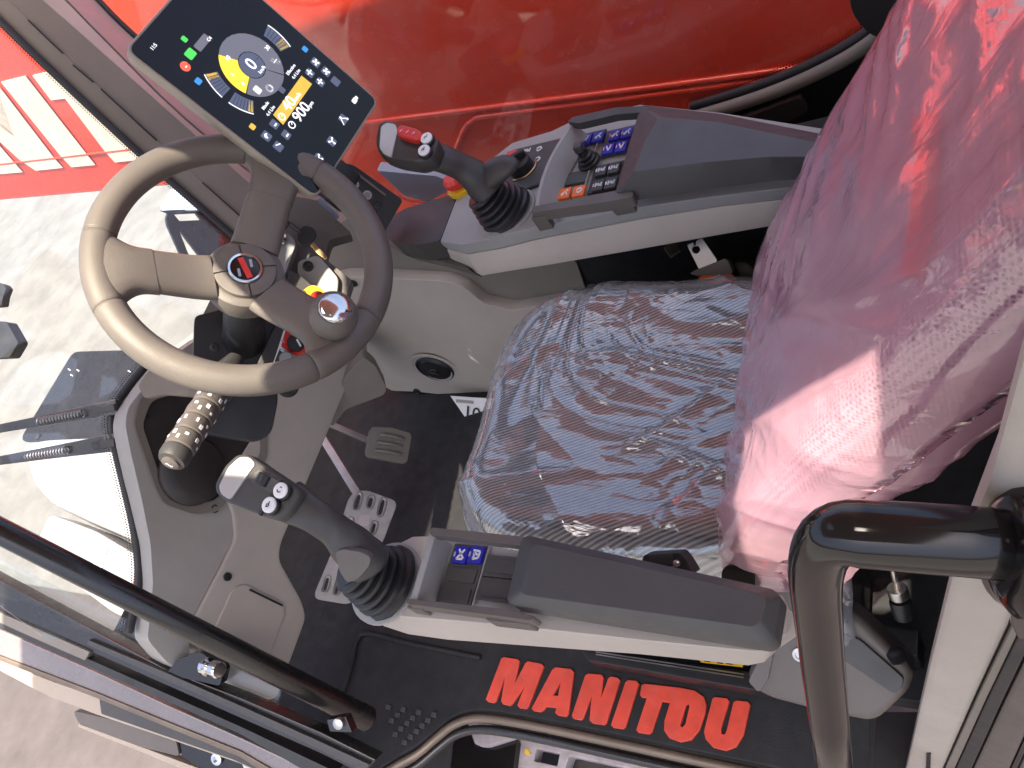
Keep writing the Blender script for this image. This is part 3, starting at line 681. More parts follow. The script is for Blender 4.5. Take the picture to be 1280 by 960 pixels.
for a0, a1 in ((148, 176), (184, 212), (-20, 12)):
    arc('gauge', gc, .058, .078, a0, a1, 'px_slate'); arc('gauge', gc, .0785, .080, a0, a1, 'px_white')
arc('gauge', gc, .060, .077, 148, 156, 'px_gold'); arc('gauge', gc, .060, .077, 206, 211, 'px_gold'); arc('gauge', gc, .060, .077, -19, -8, 'px_gold')
for a0, a1 in ((148, 176), (184, 212), (-20, 12)):
    for k in range(1, 7):
        a = math.radians(a0 + (a1 - a0) * k / 7); p = sp(gc[0] + .060 * math.cos(a), gc[1] + .060 * math.sin(a), H1 + .0006); q = sp(gc[0] + .077 * math.cos(a), gc[1] + .077 * math.sin(a), H1 + .0006)
        bar('tick', p, q, .0009, SNn, .0004, 'px_dark', scr)
for q, m, wd, ht in (((480, 208), 'px_green', .016, .013), ((525, 165), 'px_grey', .030, .012), ((735, 345), 'px_white', .010, .012), ((457, 152), 'px_green', .008, .009),
                     ((510, 312), 'px_blue', .010, .009), ((916, 190), 'px_blue', .009, .009), ((716, 485), 'px_gold', .009, .009), ((828, 345), 'px_slate', .010, .010)):
    u, v = loc(q); chip('icon', u, v, wd, ht, m, H1 + .0006)
u, v = loc((461, 255)); arc('icon', (u, v), 0, .0075, 0, 350, 'px_red'); stx('-', (461, 255), .014)
u, v = loc((781, 338)); arc('icon', (u, v), .0035, .0065, 0, 355, 'px_white')
u, v = loc((803, 235)); chip('icon', u, v, .0016, .014, 'px_white'); chip('icon', u - .004, v + .004, .0016, .006, 'px_white'); chip('icon', u + .004, v - .004, .0016, .006, 'px_white'); chip('icon', u, v, .010, .0014, 'px_white', H1 + .0006)
for q, s in (((765, 405), 'Mode'), ((785, 425), '4.4 L/m'), ((862, 268), 'Effective'), ((882, 285), '4.4 L/m'), ((340, 182), '11:5'), ((552, 152), 'C4')): stx(s, q, .0072)
tr_bar = pslab('speed_bar', [zs(q) for q in ((797, 437), (835, 475), (945, 320), (905, 288))], off(SPL, H1), .0005, 'px_gold', scr)
stx('40', (855, 398), .024); stx('km/h', (886, 372), .009); stx('900', (902, 430), .024); stx('rpm', (936, 402), .009)
for q in ((828, 447), (866, 478)):
    u, v = loc(q); arc('icon', (u, v), .0045, .0062, 0, 355, 'px_white', H1 + .0008); bar('icon', sp(u, v, H1 + .001), sp(u + .003, v + .003, H1 + .001), .0014, SNn, .0004, 'px_white', scr)
for q, s in (((935, 280), '+'), ((975, 315), '+'), ((800, 475), '-'), ((845, 515), '-')):
    u, v = loc(q); chip('key', u, v, .0125, .0135, 'px_slate'); stx(s, q, .022)
for q in ((957, 240), (997, 275), (1033, 312), (770, 520), (815, 560), (1018, 540), (968, 605), (1062, 455)):
    u, v = loc(q); chip('key', u, v, .0135, .0145, 'px_slate')
for q, r in (((957, 240), .004), ((997, 275), .004), ((1018, 540), .0052), ((968, 605), .0056)):
    u, v = loc(q)
    for k in range(3 if r == .0052 else 4):
        a = 2 * math.pi * k / (3 if r == .0052 else 4) + .5; bar('icon', sp(u, v, H1 + .001), sp(u + r * math.cos(a), v + r * math.sin(a), H1 + .001), .0017, SNn, .0004, 'px_white', scr)
        arc('icon', (u + r * math.cos(a), v + r * math.sin(a)), 0, .0019, 0, 350, 'px_white', H1 + .0012, 8)
u, v = loc((770, 520)); arc('icon', (u, v), 0, .004, 20, 250, 'px_white', H1 + .001)
u, v = loc((815, 555)); bar('icon', sp(u - .004, v + .003, H1 + .001), sp(u + .004, v - .001, H1 + .001), .0018, SNn, .0004, 'px_white', scr)
u, v = loc((1105, 385)); chip('icon', u, v, .010, .008, 'px_white'); chip('icon', u + .0075, v, .004, .006, 'px_white')
u, v = loc((1062, 460)); bar('icon', sp(u - .007, v - .005, H1 + .001), sp(u - .001, v + .005, H1 + .001), .0016, SNn, .0004, 'px_white', scr); bar('icon', sp(u - .001, v + .005, H1 + .001), sp(u + .007, v - .003, H1 + .001), .0016, SNn, .0004, 'px_white', scr); arc('icon', (u + .007, v - .004), 0, .002, 0, 350, 'px_white', H1 + .001, 8); arc('icon', (u, v + .006), 0, .002, 0, 350, 'px_white', H1 + .001, 8)
mcorn = sp(SW * .3, -.002, -.02); obox('monitor_bracket', mcorn - SV * .015, SU, SV, SNn, (.05, .05, .03), 'black', mo, .005)
lathe('ball_joint', sp(SW * .45, .03, -.05), SNn, [(.02, -.03), (.024, 0), (.02, .018)], 'black', mo, 20)

# ================================================================ DASH AROUND KEY
DP = PN(PD(400, 310, 1.50), (.62, -.35, .7))
da = thing('dash_panel', 'dark angled dash panel with ignition lock and screw covers beside the pillar', 'dash panel', (-1.2, .85, .4))
pslab('dash_sheet', [(300, 300), (340, 240), (395, 250), (440, 292), (412, 300), (405, 322), (440, 350), (430, 380), (400, 385), (330, 400), (250, 400)], DP, .05, 'brown_plastic', da, .006, 4)
pslab('screw_plate', [(371, 326), (398, 318), (424, 348), (421, 374), (406, 378), (372, 346)], off(DP, .012), .014, 'grey_plastic', da, .004, 6)
lathe('screw', hit((385, 333), off(DP, .012)), DP[1], [(.010, 0), (.010, .003), (.006, .0035), (.0055, .0015), (0, .0015)], 'black', da, 16)
pslab('lock_housing', [(343, 298), (352, 288), (366, 296), (370, 305), (356, 345), (340, 350), (338, 320)], off(DP, .03), .03, 'bluegrey_plastic', da, .006, 6)
lathe('ignition_lock', hit((349, 299), off(DP, .03)), DP[1], [(.014, 0), (.014, .005), (.010, .008), (.009, .004), (0, .004)], 'chrome', da, 20)
pslab('switch_strip', [(404, 232), (428, 203), (442, 206), (504, 250), (479, 293), (466, 284)], PN(PD(455, 245, 1.46), (.7, -.5, .5)), .03, 'black', da, .004, 5)
sps = PN(PD(455, 245, 1.46), (.7, -.5, .5))
for q in ((429, 217), (443, 231), (459, 244), (472, 255)):
    lathe('screw_cover', hit(q, sps), sps[1], [(.0085, 0), (.0085, .003), (.005, .004), (.0045, .001), (0, .001)], 'grey_plastic' if q[0] < 470 else 'black', da, 16)
bar('wood_slot', hit((437, 210), off(sps, .0025)), hit((482, 244), off(sps, .0025)), .004, sps[1], .003, 'bronze_trim', da)
pslab('outside_glimpse', [(381, 254), (402, 247), (425, 270), (420, 275), (405, 274), (391, 264)], PN(PD(403, 262, 1.53), (.7, -.5, .5)), .01, 'sky_blue', da, .002, 3)  # pale blue sheet standing in for the bright outside seen through glass
ky = thing('ignition_key', 'black headed ignition key with brass blade hanging at the lock', 'key', hit((355, 286), off(DP, .06)))
KP = off(DP, .055)
pslab('key_head', [(371, 290), (380, 281), (392, 284), (396, 293), (390, 305), (379, 309), (371, 302)], KP, .008, 'black', ky, .002, 4)
pslab('key_blade', [(386, 304), (391, 302), (408, 319), (409, 323), (405, 324), (396, 316)], off(KP, -.002), .003, 'brass', ky, .0006)
tube('key_ring', cr(tr([(352, 272), (360, 276), (372, 285), (377, 292), (370, 289), (358, 280), (352, 272)], KP), 4), .0016, 'black', ky, 6)
pslab('spare_key_head', [(350, 270), (358, 269), (362, 278), (356, 287), (349, 284)], off(KP, -.01), .008, 'black', ky, .002, 3)

# switch pod right of the column
SPP = PN(PD(375, 415, 1.42), (.72, -.2, .66))
po = thing('switch_pod', 'black switch pod with yellow emergency plate and red knob plate', 'switch panel', PD(350, 470, 1.44))
pslab('pod_body', [(361, 336), (378, 346), (408, 372), (415, 390), (388, 445), (368, 480), (345, 482), (318, 462), (340, 415), (356, 385)], SPP, .06, 'dark_plastic', po, .008, 6)
pl_ = pslab('emergency_plate', [(371, 377), (381, 360), (392, 355), (404, 362), (412, 378), (396, 392), (382, 384)], off(SPP, .004), .006, 'yellow', po, .0015, 5)
text('plate_text', 'STOP', hit((378, 373), off(SPP, .0052)), hit((384, 362), SPP) - hit((374, 380), SPP), hit((374, 366), SPP) - hit((384, 374), SPP), .012, 'black', pl_)
lathe('emergency_button', hit((397, 377), off(SPP, .005)), SPP[1], [(.012, 0), (.012, .006), (.010, .008), (.0135, .012), (.014, .018), (.010, .022), (0, .023)], 'red_plastic', po, 24)
pslab('plate_border', [(355, 411), (366, 413), (391, 443), (372, 470), (338, 462), (344, 446)], off(SPP, .004), .005, 'white', po, .001, 3)
pslab('red_plate', [(357, 412), (365, 414), (389, 443), (374, 448), (351, 433)], off(SPP, .0052), .004, 'red_plastic', po, .0008, 2)
pslab('black_plate', [(350, 435), (373, 449), (370, 466), (341, 459), (345, 447)], off(SPP, .0052), .004, 'dark_plastic', po, .0008, 2)
kk = lathe('rotary_knob', hit((370, 430), off(SPP, .005)), SPP[1], [(.015, 0), (.015, .014), (.013, .018), (0, .0185)], 'black', po, 24)
bar('knob_mark', hit((371, 424), off(SPP, .0245)), hit((376, 433), off(SPP, .0245)), .003, SPP[1], .001, 'white', kk)
lathe('push_button', hit((358, 449), off(SPP, .005)), SPP[1], [(.012, 0), (.012, .008), (.009, .011), (0, .0115)], 'bluegrey_plastic', po, 20)
bar('symbol', hit((351, 437), off(SPP, .0058)), hit((356, 441), off(SPP, .0058)), .003, SPP[1], .001, 'white', po)
text('symbol', 'A', hit((354, 426), off(SPP, .0058)), X * -.2 + Y, V((-.5, -.3, .8)), .011, 'pink', po)
lathe('adjust_knob', PD(360, 484, 1.36), SPP[1], [(.016, -.01), (.018, 0), (.016, .008), (0, .009)], 'black', po, 18)

# ================================================================ FOOTWELL SIDE PANEL
sdp = thing('side_panel', 'light grey moulded footwell panel with round black vent and tan ledge', 'trim panel', (-1.1, .94, 0))
SDP = PN((0, .92, 0), (0, -1, .12))
pslab('panel', rp([(400, 356), (428, 346), (480, 347), (560, 352), (582, 360), (605, 380), (640, 388), (690, 380), (740, 372), (730, 520), (690, 505), (600, 499), (520, 490), (486, 489), (470, 470), (440, 462), (410, 480)], 8), SDP, .05, 'light_plastic', sdp, .012, n=2)
pslab('ledge', rp([(395, 296), (440, 270), (500, 300), (560, 325), (720, 325), (740, 385), (690, 384), (640, 392), (605, 384), (582, 364), (560, 355), (430, 350), (400, 360)], 6), off(SDP, -.03), .06, 'taupe_plastic', sdp, .01, n=2)
vc = hit((544, 461), SDP); vn = -Y
vt = lathe('vent', vc, vn, [(.052, -.005), (.052, .003), (.048, .006), (.046, .002), (.043, .002), (.040, .006), (.012, .009), (.010, .013), (0, .013)], 'black', sdp, 36)
lathe('vent_ring', vc, vn, [(.066, .0), (.062, .002), (.053, -.004)], 'light_plastic', vt, 36)
obox('vent_tab', vc + vn * .013, (1, 0, -.5), (.5, 0, 1), vn, (.028, .005, .004), 'dark_plastic', vt, .001)
for q in ((521, 489), (442, 354), (430, 354)):
    if q[0] == 430: continue
    lathe('screw', hit(q, off(SDP, .001)), -Y, [(.010, -.002), (.010, .003), (.006, .0035), (.0055, .0015), (0, .0015)], 'black', sdp, 14)
pl10 = tag(pslab('warning_sticker', [(563, 495), (640, 500), (640, 530), (583, 524)], PN(PD(600, 510, 2.0), (.2, -.7, .6)), .002, 'white'), 'white sticker with black number at the edge of the dark floor beside the seat', 'sticker')
spn = PN(PD(600, 510, 2.0), (.2, -.7, .6)); su_ = (hit((605, 522), spn) - hit((580, 517), spn)); sv_ = spn[1].cross(su_.normalized())
text('print', '10', hit((590, 517), off(spn, .0015)), su_, sv_ if sv_.z > 0 else -sv_, .046, 'black', pl10)
bar('print', hit((570, 501), off(spn, .001)), hit((592, 503), off(spn, .001)), .008, spn[1], .001, 'grey_plastic', pl10)

# ================================================================ ARMREST CONSOLES
def zpts(qs, z): return tr(qs, PZ(z))
# ---- left (near)
la = thing('armrest_console', 'narrow armrest console with blue switches beside the raised door lettering', 'armrest', hit((700, 800), PZ(.5)))
top_n = [(448, 752), (475, 768), (510, 772), (560, 776), (640, 783), (800, 801), (950, 816), (966, 812), (984, 792), (986, 760), (978, 744), (860, 724), (660, 692), (545, 670), (516, 671), (490, 684), (462, 715)]
bot_n = [(458, 765), (480, 783), (510, 793), (560, 800), (640, 806), (800, 818), (935, 832), (955, 828), (972, 812)]
T_ = zpts(top_n, .60); B_ = zpts(bot_n, .548); B_ += [p - Z * .052 + (Y * -.01) for p in T_[len(B_):]]
Mid = [a.lerp(b, .45) for a, b in zip(T_, B_)]
top_i = [p.lerp(sum(T_, V((0, 0, 0))) / len(T_), .012) + Z * .002 for p in T_]
loft('console_shell', [top_i, T_, Mid, B_], 'light_plastic', la, angle=25, bev=.0015, seg=2)
pi_ = [(672, 680), (948, 742), (958, 750), (950, 778), (940, 784), (655, 744), (651, 738), (664, 684)]
po_ = [(660, 669), (966, 736), (977, 746), (968, 800), (958, 806), (640, 756), (633, 750), (652, 672)]
loft('arm_pad', [zpts(rp(pi_, 5), .668), zpts(rp(po_, 5), .652), [p - Z * .024 for p in zpts(rp(po_, 5), .652)]], 'pad', la, bev=.004, seg=3, angle=50, bang=20)
pslab('tray_floor', [(542, 672), (660, 690), (650, 765), (520, 752)], PZ(.607), .006, 'bluegrey_plastic', la)
slab('tray_front', zpts([(537, 664), (545, 666), (519, 756), (511, 753)], .645), (0, 0, -.04), 'bluegrey_plastic', la, .002)
loft('tray_slope', [[hit((545, 668), PZ(.643)), hit((519, 756), PZ(.643))], [hit((563, 680), PZ(.609)), hit((540, 752), PZ(.609))]], 'bluegrey_plastic', la, ring=False)
slab('tray_rail', zpts(rp([(539, 659), (660, 671), (656, 682), (536, 668)], 3), .652), (0, 0, -.016), 'brown_plastic', la, .002)
slab('tray_rail', zpts(rp([(509, 748), (640, 762), (668, 770), (664, 776), (630, 771), (508, 755)], 3), .648), (0, 0, -.020), 'brown_plastic', la, .002)
slab('rail_foot', zpts([(509, 755), (529, 758), (527, 763), (508, 760)], .636), (0, 0, -.022), 'brown_plastic', la, .002)
slab('rail_foot', zpts([(600, 768), (664, 777), (662, 782), (610, 776)], .634), (0, 0, -.022), 'brown_plastic', la, .002)

def icon(parent, c, u, v, n, size, kind, m='white'):
    """small printed symbol: a few thin strokes"""
    S = {0: [(-.5, .8, .1, -.1), (.5, .8, -.6, -.7), (-.6, -.7, .5, -.7), (.2, -.1, .6, -.6)],
         1: [(-.6, .6, .6, .5), (.6, .5, .5, -.5), (.5, -.5, -.4, -.7), (-.5, .1, .3, 0), (-.4, -.7, -.1, .5)],
         2: [(-.6, .7, 0, -.8), (0, -.8, .5, .8), (.2, .8, .6, .5)],
         3: [(-.7, -.4, .6, .7), (.1, .3, .6, -.6), (-.6, -.7, -.1, -.2)],
         4: [(-.7, 0, .7, 0), (-.6, .5, -.6, -.5), (.6, .5, .6, -.5), (-.1, .4, .2, -.4)],
         5: [(-.6, .2, .1, .6), (.1, .6, .6, 0), (.6, 0, 0, -.6), (0, -.6, -.5, -.2)]}[kind]
    bm = bmesh.new()
    for a, b, c2, d in S:
        p, q = c + u * a * size + v * b * size, c + u * c2 * size + v * d * size
        t = (q - p).normalized(); s = t.cross(n) * size * .15
        lo = [p - s, q - s, q + s, p + s]; f = [bm.verts.new(x) for x in lo]; g2 = [bm.verts.new(x + n * .0006) for x in lo]
        bm.faces.new(g2)
        for i in range(4): bm.faces.new((f[i], f[(i + 1) % 4], g2[(i + 1) % 4], g2[i]))
    me = bpy.data.meshes.new('icon'); bm.to_mesh(me); bm.free(); return place('icon', me, m, parent)
def button(q, z, sx, sy, m, parent, kind=None, mark=None, h=.006, name='switch', im='white'):
    c = hit(q, PZ(z)); o = obox(name, c - Z * h / 2, X, Y, Z, (sx, sy, h), m, parent, .0016, 2)
    if kind is not None: icon(o, c + X * sx * .06, X, Y, Z, min(sx, sy) * .40, kind, im)
    if mark: obox('lamp', c - X * sx * .38, X, Y, Z, (sx * .12, sy * .28, .001), mark, o)
    return o
def plate(name, q, z, sx, sy, m, parent, h=.004, bev=.001): return obox(name, hit(q, PZ(z)) - Z * h / 2, X, Y, Z, (sx, sy, h), m, parent, bev)
plate('switch_frame', (585, 695), .612, .052, .030, 'pad', la)
button((575, 693), .617, .0215, .0225, 'blue', la, 0, 'px_grey'); button((594, 693), .617, .0215, .0225, 'blue', la, 1, 'px_grey')
for q in ((577, 719), (569, 744), (627, 708), (619, 737)):
    b_ = plate('blank_plate', q, .6125, .052, .0275, 'pad', la); plate('blank_cover', (q[0] + .5, q[1] - .3), .6145, .040, .018, 'pad', b_, .003, .0008)
plate('divider', (600, 722), .613, .0025, .085, 'bluegrey_plastic', la)

# ---- right (far)
ra = thing('switch_console', 'wide armrest console crowded with blue and orange switches by the red boom', 'armrest', hit((760, 300), PZ(.5)))
near_t = [(550, 302), (576, 306), (620, 297), (668, 284), (800, 259), (900, 245), (1010, 232)]
near_m = [(553, 309), (584, 318), (625, 311), (668, 300), (800, 274), (900, 258), (1010, 246)]
near_b = [(572, 330), (602, 345), (645, 338), (690, 331), (800, 312), (900, 294), (1010, 275)]
far_t = [(1030, 160), (900, 140), (800, 130), (716, 150), (690, 163), (640, 178), (612, 200), (573, 240)]
Tt = zpts(near_t + far_t, .60); Tm = zpts(near_m, .572) + [p - Z * .028 for p in zpts(far_t, .60)]
Tb = zpts(near_b, .525) + [p - Z * .075 - Y * .02 for p in zpts(far_t, .60)]
loft('console_top', [Tt, Tm], 'bluegrey_plastic', ra, angle=25, bev=.003, seg=2)
Tm2 = [p - Z * .0008 for p in Tm]
loft('console_shell', [Tm2, [a.lerp(b, .5) - Y * .004 for a, b in zip(Tm2, Tb)], Tb], 'light_plastic', ra, angle=25, bev=.002, seg=2)
ri = [(824, 146), (900, 153), (1030, 180), (1030, 196), (960, 196), (880, 203), (792, 215), (805, 178)]
ro = [(801, 131), (900, 142), (1050, 172), (1050, 205), (960, 212), (880, 222), (769, 241), (785, 185)]
loft('arm_pad', [zpts(rp(ri, 5), .676), zpts(rp(ro, 5), .652), [p - Z * .022 for p in zpts(rp(ro, 5), .652)]], 'pad', ra, bev=.004, seg=3, angle=50, bang=20)
slab('console_nose', zpts(rp([(478, 286), (492, 268), (507, 260), (573, 240), (550, 301), (520, 306), (486, 300)], 4), .598), (0, 0, -.05), 'dark_plastic', ra, .004, scale=.94)
slab('nose_skirt', zpts([(474, 300), (500, 316), (545, 326), (590, 340), (560, 305), (500, 290)], .545), (0, .02, -.05), 'brown_plastic', ra, .004, scale=.9)
slab('tray_floor', zpts([(722, 160), (800, 142), (775, 248), (680, 262)], .606), (0, 0, -.006), 'bluegrey_plastic', ra)
sec_w = []
for t in [i / 8 for i in range(9)]:
    q = (713 - 45 * t - 9 * math.sin(t * math.pi), 154 + 108 * t); a_ = hit(q, PZ(.648)); sec_w.append([a_, a_ + X * .006, a_ + X * .022 - Z * .038, a_ - Z * .038])
loft('tray_front', sec_w, 'bluegrey_plastic', ra, angle=30, bev=.0012)
slab('tray_rail', zpts(rp([(709, 152), (716, 146), (770, 134), (812, 132), (806, 140), (770, 143), (724, 154)], 2), .655), (0, 0, -.014), 'dark_plastic', ra, .002)
slab('tray_rail', zpts(rp([(666, 258), (775, 237), (792, 240), (790, 246), (760, 252), (664, 266)], 2), .650), (0, 0, -.020), 'brown_plastic', ra, .002)
slab('rail_foot', zpts([(665, 266), (684, 262), (682, 270), (664, 274)], .640), (0, 0, -.030), 'brown_plastic', ra, .002)
slab('rail_foot', zpts([(758, 252), (790, 246), (789, 252), (764, 257)], .634), (0, 0, -.024), 'brown_plastic', ra, .002)
Zs = .612
plate('switch_frame', (740, 172), Zs, .048, .030, 'black', ra); plate('switch_frame', (772, 176), Zs, .052, .062, 'dark_plastic', ra)
for q, k, mk in (((732, 173), 2, None), ((747, 170), 3, None), ((768, 168), 3, 'pink'), ((783, 165), 3, 'pink'), ((760, 185), 2, 'pink'), ((776, 182), 2, 'pink')): button(q, Zs + .005, .0200, .0235, 'blue', ra, k, mk)
plate('switch_frame', (757, 221), Zs, .052, .062, 'black', ra)
for q in ((751, 212), (767, 209), (747, 231), (763, 228)): button(q, Zs + .005, .0200, .0235, 'dark_plastic', ra, 4, 'pink' if q == (747, 231) else 'white')
for q in ((743, 246), (760, 243)): button(q, Zs + .004, .0200, .012, 'red_plastic', ra, None)
plate('blank_plate', (717, 222), Zs, .050, .028, 'pad', ra)
for q, k in (((705, 241), 3), ((723, 238), 5)): button(q, Zs + .005, .0215, .0235, 'orange', ra, k)
plate('divider', (734, 220), Zs + .001, .0022, .16, 'bluegrey_plastic', ra)
mj = hit((737, 203), PZ(Zs))
mjo = lathe('mini_lever', mj, (-.12, 0, 1), [(.020, 0), (.020, .004), (.015, .006), (.0165, .010), (.012, .012), (.0135, .017), (.009, .019), (.009, .026)], 'boot', ra, 22)
obox('mini_lever_head', mj + V((-.004, 0, .034)), X, Y, Z, (.016, .016, .016), 'dark_plastic', mjo, .004)
ip = slab('instrument_panel', zpts(rp([(612, 212), (640, 187), (706, 171), (684, 226), (650, 238)], 5), .606), (0, 0, -.008), 'dark_plastic', ra, .002)
slab('hazard_switch', zpts(rp([(627, 200), (635, 189), (647, 187), (640, 198)], 2), .611), (0, 0, -.006), 'red_plastic', ra, .001)
dc = hit((652, 210), PZ(.607)); dk = lathe('dial_knob', dc, Z, [(.023, 0), (.022, .016), (.018, .020), (0, .0205)], 'black', ra, 24)
obox('dial_grip', dc + Z * .026, (1, .5, 0), (-.5, 1, 0), Z, (.04, .010, .014), 'black', dk, .003)
arcp = [dc + (X * math.cos(a) + Y * math.sin(a)) * .029 + Z * .0002 for a in [math.radians(d) for d in range(-110, 41, 12)]]
tube('dial_scale', arcp, .0016, 'brass', ra, 6)
for q, k in (((659, 188), 4), ((674, 186), 5), ((672, 199), 5)):
    c = hit(q, PZ(.6065)); icon(ip, c, X, Y, Z, .009, k)
es = hit((577, 236), PZ(.60)); lathe('stop_collar', es, Z, [(.026, 0), (.026, .008), (.02, .010)], 'yellow', ra, 24)
lathe('stop_button', es + Z * .008, Z, [(.014, 0), (.014, .006), (.023, .010), (.023, .020), (.017, .026), (0, .027)], 'red_plastic', ra, 24)

# ================================================================ JOYSTICKS
def joystick(label, base_q, bz, path, head_px, head_z, head_c, lean):
    bc = hit(base_q, PZ(bz)); j = thing('joystick', label, 'joystick', bc, 'joysticks on the armrest consoles')
    ax = V(lean).normalized()
    prof = [(.052, -.004), (.052, .003), (.047, .006)]
    for k in range(5):
        r = .047 - k * .0036; h = .008 + k * .011; prof += [(r, h), (r + .0006, h + .003), (r, h + .006), (r - .007, h + .0085)]
    prof += [(.026, .062)]
    lathe('boot', bc, ax, prof, 'boot', j, 32, 50)
    lathe('boot_ring', bc, Z, [(.056, -.002), (.056, .003), (.051, .004)], 'bluegrey_plastic', j, 32)
    hn = V((.22, -.22, .95)).normalized(); HP = PN(hit(head_c, PZ(head_z)), hn)
    pts = [PD(q[0], q[1], q[2]) if len(q) == 5 and q[2] > .9 else hit((q[0], q[1]), PZ(q[2])) for q in path]
    fine = cr(pts, 5); wid = []
    n_ = len(path) - 1
    for i in range(len(fine)):
        t = i / (len(fine) - 1) * n_; k = min(int(t), n_ - 1); f = sm(t - k)
        wid.append((path[k][3] * (1 - f) + path[k + 1][3] * f, path[k][4] * (1 - f) + path[k + 1][4] * f))
    secs = []
    for i, p in enumerate(fine):
        t = (fine[min(i + 1, len(fine) - 1)] - fine[max(i - 1, 0)]).normalized()
        s = t.cross(hn).normalized(); n = s.cross(t); secs.append(sup(p, s, n, wid[i][0], wid[i][1], 18, 2.3))
    loft('grip', secs, 'dark_plastic', j, angle=180)
    top = tr(rp(head_px, 5, 3), HP); c = sum(top, V((0, 0, 0))) / len(top)
    def ringp(k, h): return [c + (p - c) * k + hn * h for p in top]
    hd = loft('head', [ringp(.90, .004), ringp(.97, .0028), ringp(1.0, -.002), ringp(1.015, -.012), ringp(.97, -.028), ringp(.82, -.040), ringp(.55, -.045)], 'dark_plastic', j, angle=60)
    return j, HP, hd
# far joystick
j1, H1P, hd1 = joystick('black joystick with red rocker button on the far switch console', (633, 266), .60,
    [(612, 238, .655, .030, .026), (596, 222, .685, .027, .024), (575, 208, .715, .022, .020), (552, 198, .745, .023, .019), (528, 190, .768, .027, .018)],
    [(474, 157), (481, 151), (490, 153), (500, 160), (520, 167), (546, 172), (549, 178), (541, 198), (522, 204), (489, 199), (474, 193), (470, 180)], .80, (508, 180), (-.30, -.02, 1))
pslab('thumb_pad', rp([(476, 158), (483, 153), (494, 155), (497, 163), (489, 196), (480, 193), (474, 185)], 3), off(H1P, .0065), .005, 'thumb_pad', j1, .001)
rb = pslab('rocker_button', rp([(496, 160), (500, 155), (520, 160), (527, 165), (525, 173), (518, 175), (499, 170), (495, 166)], 3), off(H1P, .017), .014, 'red_plastic', j1, .003, seg=3)
for q in ((501, 163), (509, 164.5), (517, 166)):
    c = hit(q, off(H1P, .0172)); obox('icon', c, X, Y, H1P[1], (.005, .006, .0006), 'pink', rb)
def jbutton(j, q, HP, s):
    c = hit(q, off(HP, .003)); b_ = lathe('round_button', c, HP[1], [(.0115, 0), (.0115, .006), (.0100, .008)], 'black', j, 20)
    lathe('button_cap', c + HP[1] * .007, HP[1], [(.0098, 0), (.0098, .003), (.008, .0045), (0, .005)], 'white', b_, 20)
    if s: text('print', s, c + HP[1] * .0124, X, Y, .011, 'black', b_)
jbutton(j1, (536, 177), H1P, 'F'); jbutton(j1, (533, 192), H1P, 'R')
pr = [hit((598, 234), PZ(.655)), hit((607, 224), PZ(.672)), hit((620, 214), PZ(.686)), hit((633, 207), PZ(.692)), hit((644, 203), PZ(.690)), hit((648, 202), PZ(.687))]
prw = [(.026, .024), (.026, .022), (.023, .016), (.019, .011), (.012, .008), (.003, .003)]
secs = []
for i, p in enumerate(pr):
    t = (pr[min(i + 1, 5)] - pr[max(i - 1, 0)]).normalized(); s_ = t.cross(V((.1, -.5, .86))).normalized(); n_ = s_.cross(t)
    secs.append(sup(p, s_, n_, prw[i][0], prw[i][1], 18, 2.2))
loft('palm_rest', secs, 'dark_plastic', j1, angle=180)
# near joystick
j2, H2P, hd2 = joystick('black joystick with thumb wheel and two white buttons on the near armrest', (484, 729), .60,
    [(461, 704, .655, .031, .027), (441, 684, .688, .027, .024), (418, 662, .715, .021, .019), (395, 645, .740, .022, .018), (362, 626, .760, .027, .017)],
    [(283, 582), (298, 568), (312, 568), (324, 577), (354, 597), (377, 614), (371, 627), (361, 642), (348, 650), (328, 645), (284, 628), (271, 617), (270, 605)], .79, (322, 610), (-.30, -.02, 1))
pslab('thumb_pad', rp([(285, 584), (299, 571), (311, 571), (319, 579), (287, 625), (276, 618), (273, 608)], 4), off(H2P, .0065), .005, 'thumb_pad', j2, .001)
tw = pslab('wheel_slot', rp([(318, 590), (324, 586), (350, 602), (340, 617), (312, 602)], 2), off(H2P, .0066), .005, 'pad', j2, .001)
c = hit((330, 600), off(H2P, .004)); wd_ = (hit((338, 606), H2P) - hit((322, 597), H2P)).normalized(); ws_ = wd_.cross(H2P[1])
lathe('thumb_wheel', c - ws_ * .007, ws_, [(.009, 0), (.010, .001), (.010, .013), (.009, .014)], 'black', j2, 20)
bar('head_groove', hit((352, 600), off(H2P, .005)), hit((325, 644), off(H2P, .005)), .0035, H2P[1], .004, 'black', j2)
jbutton(j2, (356, 615), H2P, 'C'); jbutton(j2, (342, 633), H2P, 'B')
pslab('grip_inlay', rp([(418, 690), (428, 686), (452, 690), (464, 697), (462, 708), (448, 724), (434, 730), (424, 715)], 5), PN(hit((442, 706), PZ(.695)), (.25, -.75, .6)), .01, 'brown_plastic', j2, .002)

# ================================================================ PEDALS
p1 = thing('brake_pedal', 'small ribbed brown grey rubber pedal high in the footwell', 'pedal', hit((487, 580), PZ(.03)))
P1 = PN(hit((487, 556), PZ(.14)), (.78, -.1, .62))
pslab('pedal_pad', rp([(466, 533), (490, 534), (514, 541), (515, 546), (510, 577), (505, 579), (460, 571), (457, 566), (462, 538)], 3), P1, .018, 'pedal_rubber', p1, .004, seg=2)
for a_, b_ in (((476, 543), (505, 549)), ((471, 553), (503, 558)), ((469, 563), (502, 568))):
    tube('pedal_rib', [hit(a_, off(P1, .001)), hit(((a_[0] + b_[0]) / 2, (a_[1] + b_[1]) / 2 - 1), off(P1, .002)), hit(b_, off(P1, .001))], .004, 'pedal_rubber', p1, 8)
bar('pedal_arm', PD(405, 527, 2.05), hit((462, 551), off(P1, -.02)), .016, Z, .012, 'pedal_rubber', p1, .003)
